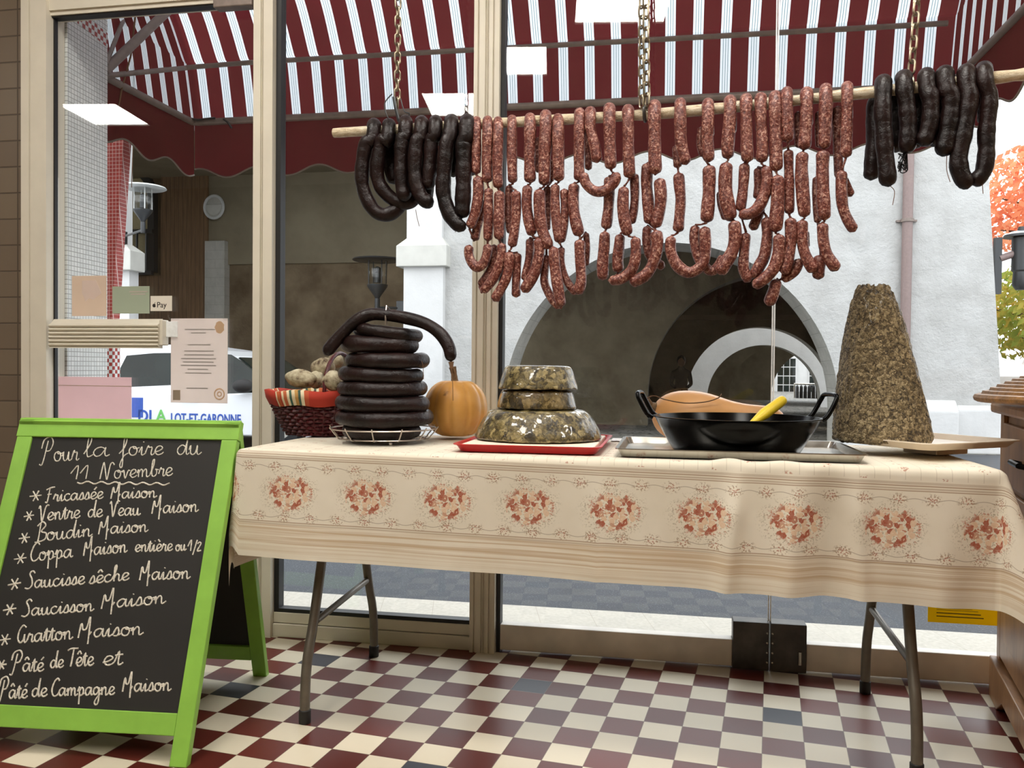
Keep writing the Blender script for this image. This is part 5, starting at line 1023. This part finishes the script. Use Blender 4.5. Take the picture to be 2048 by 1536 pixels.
kp = thing('enamel_pan', 'wide black enamel pan with two loop handles on the steel tray', 'pan', (KC.x, KC.y, kz))
MB().lathe([(.0, 0), (.150, .0), (.160, .004), (.178, .035), (.196, .066), (.205, .0845), (.2105, .0865), (.2105, .089), (.2035, .089), (.192, .064), (.174, .034), (.156, .007), (0, .005)], KC+P(0, 0, kz), 64).build('bowl', M['enamel'], kp, angle=50)
for sg in (-1, 1):
    u = P(sg*.98, -.12*sg if sg < 0 else .25, 0).normalized(); v = P(-u.y, u.x, 0); c = KC+P(0, 0, kz+.082)
    pts = [c+u*.206-v*.045, c+u*.222-v*.046+P(0, 0, .012), c+u*.244-v*.044+P(0, 0, .052), c+u*.248-v*.030+P(0, 0, .064), c+u*.248+v*.030+P(0, 0, .064), c+u*.244+v*.044+P(0, 0, .052), c+u*.222+v*.046+P(0, 0, .012), c+u*.206+v*.045]
    MB().tube(spline(pts, 5), .0062, 10).build('handle', M['enamel'], kp)
# squash behind the pan
bc = ony(1372, 834, -.185); zc = ZT+.0765
bt = thing('butternut_squash', 'tan butternut squash lying behind the black pan', 'squash', (bc.x, -.185, zc)); b = MB(); rows = []
prof = [(-.112, .004), (-.109, .022), (-.098, .044), (-.074, .064), (-.036, .0755), (.008, .0765), (.055, .069), (.098, .055), (.13, .047), (.165, .043), (.20, .0425), (.228, .040), (.248, .031), (.260, .017), (.263, .004)]
for h, r in prof:
    zz = (.0 if h < .05 else -.006*min(1, (h-.05)/.15)); rows.append([P(bc.x+h+.012, -.185+r*cos(2*pi*k/32)-.04*(h/.25), zc+zz+r*sin(2*pi*k/32)) for k in range(32)])
b.quadgrid(rows, close_u=True); b.f.append(tuple(range(31, -1, -1))); b.f.append(tuple(len(rows)*32-32+k for k in range(32))); b.build('flesh', M['butternut'], bt, angle=180, sub=1)
MB().tube([P(bc.x-.088, -.185, zc+.02), P(bc.x-.105, -.19, zc+.03), P(bc.x-.118, -.2, zc+.045)], [.02, .012, .014], 10).build('stem', M['stem'], bt)
tw = [ony(1288, 812, -.25), ony(1296, 796, -.255), ony(1310, 792, -.26), ony(1330, 799, -.262), ony(1370, 806, -.266), ony(1410, 804, -.266), ony(1436, 796, -.262), ony(1443, 788, -.25)]
tag(MB().tube(spline(tw, 5), .0016, 6).build('twine', M['twine']), 'brown twine lying across the tan squash behind the pan', 'twine')
a, c = ony(1527, 829, -.50), ony(1566, 800, -.45); d = (c-a)
yl = thing('yellow_utensil', 'yellow plastic handle sticking out of the black pan', 'utensil', a)
MB().tube([a-d*.65, a, c-d*.12, c, c+d*.06], [.006, .0145, .0135, .0125, .008], 14).build('handle', M['yellow'], yl, angle=60)
# cone of pressed meat on a cream tray
CT = P(1.222, -.37, 0); zc0 = .7465
ct = thing('cream_tray', 'cream plastic tray turned cornerwise under the meat cone', 'tray', (CT.x, CT.y, zc0))
Mx = Matrix.Translation((CT.x, CT.y, 0)) @ Matrix.Rotation(math.radians(36), 4, 'Z')
hw, hd = .166, .152
def rr2(e, z): return rrect(-hw-e, hw+e, -hd-e, hd+e, z, .03)
b = MB(); b.quadgrid([rr2(-.014, zc0-.004), rr2(.0, zc0+.011), rr2(.006, zc0+.012), rr2(.006, zc0+.0145), rr2(-.002, zc0+.0145), rr2(-.016, zc0)], close_u=True); b.poly(rr2(-.016, zc0)); b.poly(rr2(-.014, zc0-.004)[::-1]); b.xform(Mx); b.build('tray_shell', M['cream_plastic'], ct, angle=30)
b = MB(); b.box(-.06, .06, -.05, .05, ZT+.0005, zc0-.0042); b.xform(Mx @ Matrix.Translation((.045, .0, 0))); tag(b.build('tray_riser', M['cream_plastic'], smooth=False, bevel=.003), 'low cream block under the cream tray', 'block')
base = P(CT.x, CT.y, zc0+.0008); dep = (base-CAM).dot(_f); mpp = dep/FPX
top = ony(1745, 570, CT.y); H = (top.z-base.z); rows = []; N = 80; rn = random.Random(11)
prof = [(.100, 0, 0), (.1225, 0, .001), (.121, .02, .0), (.114, .065, 0), (.103, .14, 0), (.092, .20, 0), (.0805, .265, 0), (.067, .325, 0), (.052, .372, 0), (.042, .398, 0), (.032, .408, 0), (.012, .396, 0), (.003, .385, 0)]
ax = ony(1764, 872, CT.y).x; base.x = ax; lean = (top.x-ax)/H; sc = H/.408
for i, (r, h, _) in enumerate(prof):
    rows.append([base+P(lean*h*sc+r*cos(2*pi*k/N)*(1+.018*sin(7*2*pi*k/N+i*1.3)+.012*sin(13*2*pi*k/N+i*2.1)), r*sin(2*pi*k/N)*(1+.015*sin(6*2*pi*k/N+i)), h*sc+(.004*sin(k*1.1)+.003*sin(k*2.7) if h > .39 else 0)) for k in range(N)])
b = MB(); b.quadgrid(rows, close_u=True); b.f.append(tuple(range(N-1, -1, -1))); mc = tag(b.build('meat_cone', M['grattons'], angle=180, sub=2), 'tall rough cone of pressed brown meat on the cream tray', 'meat cone')
tx = bpy.data.textures.new('lumps', 'CLOUDS'); tx.noise_scale = .012; tx.noise_depth = 4; dm = mc.modifiers.new('d', 'DISPLACE'); dm.texture = tx; dm.strength = .013; dm.mid_level = .5
for o_ in [o_ for o_ in COL.objects if o_.name.startswith('jellied_meat')]:
    md = o_.modifiers.new('u', 'SUBSURF'); md.levels = md.render_levels = 2; md = o_.modifiers.new('d', 'DISPLACE'); t2 = bpy.data.textures.new('chunks', 'CLOUDS'); t2.noise_scale = .022; t2.noise_depth = 2; md.texture = t2; md.strength = .0055 if 'large' in o_['label'] else .002; md.mid_level = .5
# lace paper under the squash
b = MB(); n = 9; x0, y0 = ony(1222, 872, -.20).x, -.21; pts = []
for k in range(n*6+1): x = x0+.17*k/(n*6); pts.append(P(x, y0+.004*abs(sin(pi*k/6)), ZT+.0012))
b.prism([P(x0+.17, -.12, ZT+.0012), P(x0, -.12, ZT+.0012)]+[P(p.x, -.213-.012*abs(sin(pi*k/6)), p.z) for k, p in enumerate(pts)], (0, 0, .0008)); tag(b.build('lace_paper', M['white'], smooth=False), 'white scalloped paper edge between the red tray and the squash', 'paper')

# ================================================================== chalkboard
TRp, BRp = P(-.537, -.665, .785), P(-.513, -.953, 0.0); bw = math.radians(5); wl = P(-cos(bw), -sin(bw), 0); Wd = .612
up = (TRp-BRp).normalized(); LB = (TRp-BRp).length; nrm = wl.cross(up).normalized()
if nrm.y > 0: nrm = -nrm
CB = thing('chalkboard', 'lime green framed folding chalkboard with a handwritten menu', 'chalkboard', BRp+wl*Wd*.5+P(0, .3, 0))
def bp(a, h, o=0.0): return BRp+wl*a+up*h+nrm*o                  # a: metres left of the right edge, h up along the board
def slab(a0, a1, h0, h1, o0, o1):
    b = MB(); b.prism([bp(a0, h0, o0), bp(a1, h0, o0), bp(a1, h1, o0), bp(a0, h1, o0)], nrm*(o1-o0)); return b
fw = .042; fr_t = .022
slab(0, fw, 0, LB-.052, -fr_t, 0).build('stile', M['green'], CB, smooth=False, bevel=.002); slab(Wd-fw, Wd, 0, LB-.052, -fr_t, 0).build('stile', M['green'], CB, smooth=False, bevel=.002)
slab(-.003, Wd+.003, LB-.052, LB+.0, -fr_t, .0006).build('top_rail', M['green'], CB, smooth=False, bevel=.002)
hb = .066; slab(fw, Wd-fw, hb, hb+.05, -fr_t, -.001).build('bottom_rail', M['green'], CB, smooth=False, bevel=.002)
brd = slab(fw-.004, Wd-fw+.004, hb+.046, LB-.05, -.014, -.006).build('writing_panel', M['black_board'], CB, smooth=False)
# rear leaf
TR2, BR2 = P(-.537, -.655, .785), P(-.607, -.352, 0.0); up2 = (TR2-BR2).normalized(); n2 = -wl.cross(up2).normalized()
if n2.y < 0: n2 = -n2
def bp2(a, h, o=0.0): return BR2+wl*a+up2*h+n2*o
def slab2(a0, a1, h0, h1, o0, o1):
    b = MB(); b.prism([bp2(a0, h0, o0), bp2(a1, h0, o0), bp2(a1, h1, o0), bp2(a0, h1, o0)], n2*(o1-o0)); return b
L2 = (TR2-BR2).length
slab2(0, fw, 0, L2-.0, -fr_t, 0).build('rear_stile', M['green'], CB, smooth=False, bevel=.002); slab2(Wd-fw, Wd, 0, L2, -fr_t, 0).build('rear_stile', M['green'], CB, smooth=False, bevel=.002)
slab2(fw, Wd-fw, hb, hb+.05, -fr_t, -.001).build('rear_bottom_rail', M['green'], CB, smooth=False, bevel=.002); slab2(0, Wd, L2-.05, L2, -fr_t, 0).build('rear_top_rail', M['green'], CB, smooth=False)
slab2(fw-.004, Wd-fw+.004, hb+.046, L2-.05, -.014, -.006).build('rear_panel', M['black_board'], CB, smooth=False)
# handwriting: single-stroke letters, x-height 1
G = {
'a': (1.25, [[(.95, .8), (.6, 1), (.2, .8), (.05, .4), (.25, .03), (.6, .15), (.92, .75), (.96, .95), (.92, .3), (1.05, .03), (1.3, .2)]]),
'b': (1.15, [[(0, .3), (.4, 1.3), (.5, 2.1), (.3, 2.0), (.2, 1.2), (.25, .2), (.55, 0), (.85, .3), (.85, .75), (.7, .9), (1.15, .8)]]),
'c': (1.0, [[(.85, .85), (.55, 1), (.15, .75), (.1, .3), (.4, 0), (.75, .1), (1.0, .3)]]),
'd': (1.25, [[(.9, .8), (.55, 1), (.15, .7), (.1, .25), (.4, 0), (.8, .4), (1.1, 1.9), (1.15, 2.2), (1.0, 1.0), (.98, .2), (1.1, .02), (1.3, .2)]]),
'e': (1.0, [[(.0, .3), (.5, .45), (.85, .75), (.65, 1.0), (.3, .9), (.1, .4), (.35, .02), (.75, .08), (1.0, .3)]]),
'f': (.95, [[(0, .2), (.5, .9), (.75, 1.9), (.6, 2.2), (.45, 1.8), (.4, .5), (.4, -1.1), (.25, -1.4), (.15, -1.0), (.5, -.1), (.95, .25)]]),
'g': (1.2, [[(.9, .8), (.55, 1), (.15, .75), (.1, .3), (.4, .05), (.8, .4), (.95, .95), (.9, -.7), (.6, -1.2), (.3, -1.0), (.5, -.5), (1.25, .25)]]),
'h': (1.2, [[(0, .3), (.45, 1.4), (.5, 2.1), (.3, 1.9), (.25, .02)], [(.25, .4), (.55, .95), (.85, .8), (.85, .2), (1.0, .02), (1.25, .2)]]),
'i': (.7, [[(0, .3), (.3, .95), (.28, .2), (.4, .0), (.75, .25)], [(.42, 1.45), (.48, 1.55)]]),
'l': (.7, [[(0, .3), (.45, 1.4), (.5, 2.1), (.3, 2.0), (.22, .9), (.28, .1), (.45, .0), (.75, .25)]]),
'm': (1.75, [[(0, .5), (.18, .95), (.2, .0)], [(.2, .5), (.5, .97), (.7, .8), (.72, .0)], [(.72, .5), (1.05, .97), (1.25, .8), (1.28, .15), (1.45, .0), (1.8, .25)]]),
'n': (1.25, [[(0, .5), (.18, .95), (.2, .0)], [(.2, .5), (.55, .97), (.78, .8), (.8, .15), (.95, .0), (1.3, .25)]]),
'o': (1.1, [[(.6, 1), (.2, .85), (.08, .4), (.3, .02), (.7, .05), (.9, .5), (.75, .9), (.5, .95), (.6, .75), (1.15, .85)]]),
'p': (1.15, [[(0, .5), (.25, 1.05), (.22, -1.1)], [(.22, .5), (.55, 1.0), (.85, .75), (.8, .25), (.5, .0), (.28, .15)], [(.75, .15), (1.2, .3)]]),
'r': (.9, [[(0, .3), (.25, 1.05), (.35, .85), (.65, .85), (.58, .2), (.7, .0), (.95, .2)]]),
's': (.85, [[(0, .1), (.45, 1.05), (.65, .5), (.5, .05), (.15, .05)], [(.5, .05), (.9, .25)]]),
't': (.75, [[(0, .3), (.4, 1.5), (.35, .2), (.5, .0), (.8, .25)], [(.05, 1.05), (.75, 1.15)]]),
'u': (1.25, [[(0, .5), (.15, .95), (.15, .25), (.35, .0), (.65, .2), (.82, .95), (.82, .2), (1.0, .0), (1.3, .25)]]),
'v': (1.0, [[(0, .7), (.2, .95), (.35, .1), (.5, .05), (.8, .9), (1.05, .85)]]),
'P': (1.5, [[(-.3, -.3), (.1, -.2), (.7, 2.2)], [(-.1, 1.4), (.2, 2.3), (1.0, 2.6), (1.35, 2.0), (1.0, 1.2), (.5, 1.1)]]),
'N': (1.75, [[(-.1, 0), (.25, 1.8), (.4, 1.9), (.75, .1), (.9, .1), (1.2, 1.7), (1.5, 2.0), (1.75, 1.7)]]),
'F': (1.1, [[(-.1, .0), (.2, .0), (.5, 1.9)], [(.0, 1.75), (.6, 2.0), (1.25, 2.1)], [(.2, 1.05), (.8, 1.1)]]),
'V': (1.3, [[(0, 1.6), (.2, 1.9), (.45, .1), (.6, .1), (.95, 1.6), (1.25, 2.0), (1.5, 1.9)]]),
'M': (1.6, [[(0, .0), (.22, 1.6), (.35, 1.55), (.45, 1.0), (.8, 1.1), (1.15, 2.5), (1.05, -.8)], [(1.1, .3), (1.35, .7)]]),
'B': (1.4, [[(.0, -.1), (.35, .1), (.6, 2.2)], [(.2, 1.9), (.8, 2.4), (1.2, 1.9), (.7, 1.2), (1.3, .9), (1.2, .2), (.6, -.05), (.3, .1)]]),
'C': (1.25, [[(1.3, 1.9), (1.0, 2.2), (.5, 1.8), (.15, .8), (.4, .05), (.9, .05), (1.25, .4)]]),
'S': (1.3, [[(1.3, 1.9), (1.0, 2.25), (.6, 1.9), (.9, 1.2), (.95, .4), (.5, -.05), (.0, .1)]]),
'G': (1.4, [[(1.2, 1.8), (.8, 2.1), (.3, 1.5), (.15, .5), (.5, .0), (.9, .4), (1.0, 1.0), (1.0, .2), (1.15, .0), (1.4, .3)]]),
'T': (1.2, [[(-.1, 1.9), (.4, 2.1), (1.5, 2.1)], [(.8, 2.0), (.55, .6), (.4, .0)]]),
'1': (.85, [[(-.1, .8), (.5, 1.9), (.45, 0)]]), '2': (.8, [[(.1, 1.2), (.4, 1.5), (.7, 1.2), (.1, .0), (.8, .05)]]), '/': (.7, [[(.0, -.7), (.7, 1.9)]]),
'*': (1.0, [[(0, .45), (1, .55)], [(.3, .0), (.75, 1.0)], [(.75, .05), (.25, .95)]]),
}
ACC = {'é': ('e', [[(.55, 1.35), (.9, 1.75)]]), 'è': ('e', [[(.3, 1.7), (.65, 1.35)]]), 'ê': ('e', [[(.2, 1.4), (.5, 1.75), (.8, 1.4)]]), 'â': ('a', [[(.25, 1.4), (.55, 1.75), (.85, 1.4)]])}
def onboard(x, y): return onpl(x, y, bp(0, 0, -.0052), nrm)
chalk = MB(); rnc = random.Random(2)
def word(s, x0, y0, x1, y1, xh, th=.0021):
    w = 0; gl = []
    for ch in s:
        base, acc = (ACC[ch][0], ACC[ch][1]) if ch in ACC else (ch, [])
        adv, st = G[base]; gl.append((w, st+acc)); w += adv
    slant = .12
    for o, st in gl:
        for poly in st:
            pts = []
            for (gx, gy) in poly:
                f = (o+gx+slant*gy*.5)/w; X = x0+(x1-x0)*f; Y = y0+(y1-y0)*f-gy*xh; pts.append(onboard(X, Y))
            sp = spline(pts, 5) if len(pts) > 2 else [pts[0], pts[0].lerp(pts[-1], .5), pts[-1]]
            if len(sp) >= 2 and (sp[0]-sp[-1]).length < 1e-6 and len(sp) < 4: continue
            chalk.tube([p-nrm*th*.55 for p in sp], [th*rnc.uniform(.8, 1.1) for _ in sp], 6)
def wd(s, cx0, cy0, cx1, cy1, xh, low=0, th=.0021): k = 3.657; o = 1116 if low else 800; word(s, cx0/k, o+cy0/k, cx1/k, o+cy1/k, xh/k, th)
for a in [('Pour', 305, 450, 575, 440, 68), ('la', 610, 415, 795, 412, 68), ('foire', 870, 405, 1195, 400, 64), ('du', 1290, 400, 1470, 398, 70), ('11', 520, 580, 660, 575, 52), ('Novembre', 735, 578, 1262, 552, 58)]: wd(*a, th=.0018)
chalk.tube([onboard((565+675*k/40)/3.657, 800+(603+9*sin(k*1.05)+.3*k)/3.657)-nrm*.001 for k in range(41)], .0022, 6)
for a in [('*', 215, 740, 300, 738, 76), ('Fricassée', 335, 745, 755, 720, 50), ('Maison', 810, 722, 1145, 712, 48), ('*', 172, 885, 245, 880, 70), ('Ventre', 280, 885, 585, 862, 56), ('de', 640, 858, 750, 855, 56), ('Veau', 800, 848, 1025, 842, 54), ('Maison', 1110, 832, 1450, 815, 54),
          ('*', 135, 1050, 215, 1045, 76), ('Boudin', 255, 1035, 672, 995, 58), ('Maison', 720, 982, 1082, 962, 52), ('*', 100, 1200, 190, 1195, 76), ('Coppa', 215, 1180, 530, 1150, 60), ('Maison', 610, 1140, 930, 1112, 56), ('entière', 985, 1110, 1262, 1102, 50), ('ou', 1282, 1104, 1360, 1098, 44), ('1/2', 1375, 1104, 1470, 1102, 42)]: wd(*a)
chalk_low = [('*', 55, 235, 150, 225, 80), ('Saucisse', 180, 225, 620, 190, 56), ('sêche', 650, 190, 945, 160, 54), ('Maison', 1020, 162, 1390, 150, 56), ('*', 20, 420, 115, 412, 80), ('Saucisson', 155, 428, 685, 385, 54), ('Maison', 740, 372, 1210, 330, 58), ('*', -15, 640, 75, 635, 80), ('Gratton', 120, 622, 530, 592, 60), ('Maison', 570, 585, 1045, 560, 60),
          ('*', -30, 820, 45, 815, 70), ('Pâté', 85, 832, 320, 828, 60), ('de', 365, 805, 465, 800, 56), ('Tête', 495, 795, 685, 785, 62), ('et', 750, 785, 895, 780, 66), ('Pâté', -5, 1030, 200, 1025, 62), ('de', 230, 1015, 345, 1012, 60), ('Campagne', 370, 1010, 838, 1000, 58), ('Maison', 895, 978, 1250, 970, 58)]
for a in chalk_low: wd(*a, low=1, th=.0023)
co = chalk.build('chalk_writing', M['chalk'], brd); co['label'] = 'white chalk handwriting'

# ================================================================== wooden counter at the right
co_ = P(1.520, -.08, 0); dv = P(-.183, -.983, 0).normalized(); nv = P(-.983, .183, 0).normalized()
CN = thing('wooden_counter', 'brown wooden counter with a drawer at the right edge', 'counter', co_+dv*.8-nv*.25)
def cp(d, n, z): return co_+dv*d+nv*n+P(0, 0, z)
def cbox(d0, d1, n0, n1, z0, z1):
    b = MB(); b.prism([cp(d0, n0, z0), cp(d1, n0, z0), cp(d1, n1, z0), cp(d0, n1, z0)], (0, 0, z1-z0)); return b
cbox(0, 1.7, -.55, 0, .0, .815).build('carcass', M['wood'], CN, smooth=False, bevel=.003)
cbox(-.03, 1.75, -.58, .035, .815, .845).build('worktop', M['wood'], CN, smooth=False, bevel=.008)
b = MB(); ft = [(0, 0), (0, .115), (1.7, .115), (1.7, 0), (1.6, 0), (1.55, .045), (.2, .045), (.12, 0)]; b.prism([cp(d, 0, z) for d, z in ft], nv*.03); b.build('plinth', M['wood'], CN, smooth=False, bevel=.003)
cbox(0, .045, 0, .012, .115, .815).build('stile', M['wood'], CN, smooth=False, bevel=.002)
for d0, d1 in ((.06, .62), (.66, 1.3)):
    dw = cbox(d0, d1, 0, .016, .625, .79).build('drawer', M['wood'], CN, smooth=False, bevel=.004); dm_ = (d0+d1)/2 if d0 > .1 else .38
    MB().tube([cp(dm_-.05, .016, .70), cp(dm_-.05, .04, .705), cp(dm_+.05, .04, .705), cp(dm_+.05, .016, .70)], .007, 8).build('drawer_handle', M['enamel'], dw)
    do = cbox(d0, d1, 0, .014, .13, .605).build('cupboard_door', M['wood'], CN, smooth=False, bevel=.004); cbox(d0+.07, d1-.07, .014, .022, .2, .535).build('door_panel', M['wood'], do, smooth=False, bevel=.006)
# wicker tray basket on the counter
c = cp(.30, -.11, .8465); c = cp(.30, -.125, .8465); hb = thing('domed_basket', 'low domed honey coloured wicker basket on the wooden counter', 'basket', c); b = MB(); NK = 60
for i in range(13):
    t = i/12; rr = .03+.195*t; z = .02+.072*(1-t**1.6); b.tube([c+P((rr+.003*(1 if (k+i) % 2 else -1))*cos(2*pi*k/NK), 1.3*(rr+.003*(1 if (k+i) % 2 else -1))*sin(2*pi*k/NK), z) for k in range(NK)], .0085, 6, closed=True)
b.build('woven_body', M['wicker'], hb); MB().tube([c+P(.228*cos(2*pi*k/60), 1.3*.228*sin(2*pi*k/60), .018) for k in range(60)], .011, 8, closed=True).build('rim', M['wicker'], hb)
MB().tube([c+P(.0, -.05+.1*k/8, .088+.04*math.sin(pi*k/8)) for k in range(9)], .012, 8).build('handle', M['wicker'], hb)

# ================================================================== ceiling lamps (mirrored in the glass, plus unseen ones added for room light)
def lamp(x, y, rz, label, w=.30, d=.30):
    t = thing('ceiling_light', label, 'lamp', (x, y, 3.0), 'square ceiling lights'); Mx = Matrix.Translation((x, y, 0)) @ Matrix.Rotation(rz, 4, 'Z')
    b = MB().box(-w, w, -d, d, 2.985, 2.9895); b.xform(Mx); b.build('diffuser', M['lamp'], t, smooth=False)
    b = MB()
    for q in ((-w-.015, w+.015, -d-.015, -d), (-w-.015, w+.015, d, d+.015), (-w-.015, -w, -d, d), (w, w+.015, -d, d)): b.box(*q, 2.975, 2.9985)
    b.xform(Mx); b.build('frame', M['lamp_off'], t, smooth=False)
rz = math.radians(-8)
lamp(-4.0, -3.49, rz, 'square ceiling light mirrored low at the far left of the door glass', .24, .29)
lamp(-1.02, -3.70, rz, 'square ceiling light mirrored above the left black puddings', .30, .29)
lamp(-.47, -2.86, rz, 'square ceiling light mirrored beside the middle mullion', .21, .26)
lamp(.29, -2.06, rz, 'square ceiling light mirrored at the top behind the middle chain', .26, .28)
lamp(.9, -.95, rz, 'added unseen ceiling light above the table', .3, .3)  # added panel, out of view, to brighten the table
lamp(-.9, -1.25, rz, 'added unseen ceiling light above the chalkboard', .3, .3)  # another unseen panel added to light the interior
lamp(2.8, -1.45, rz, 'added unseen ceiling light above the wooden counter', .3, .3)  # added room light, placed where the glass does not mirror it
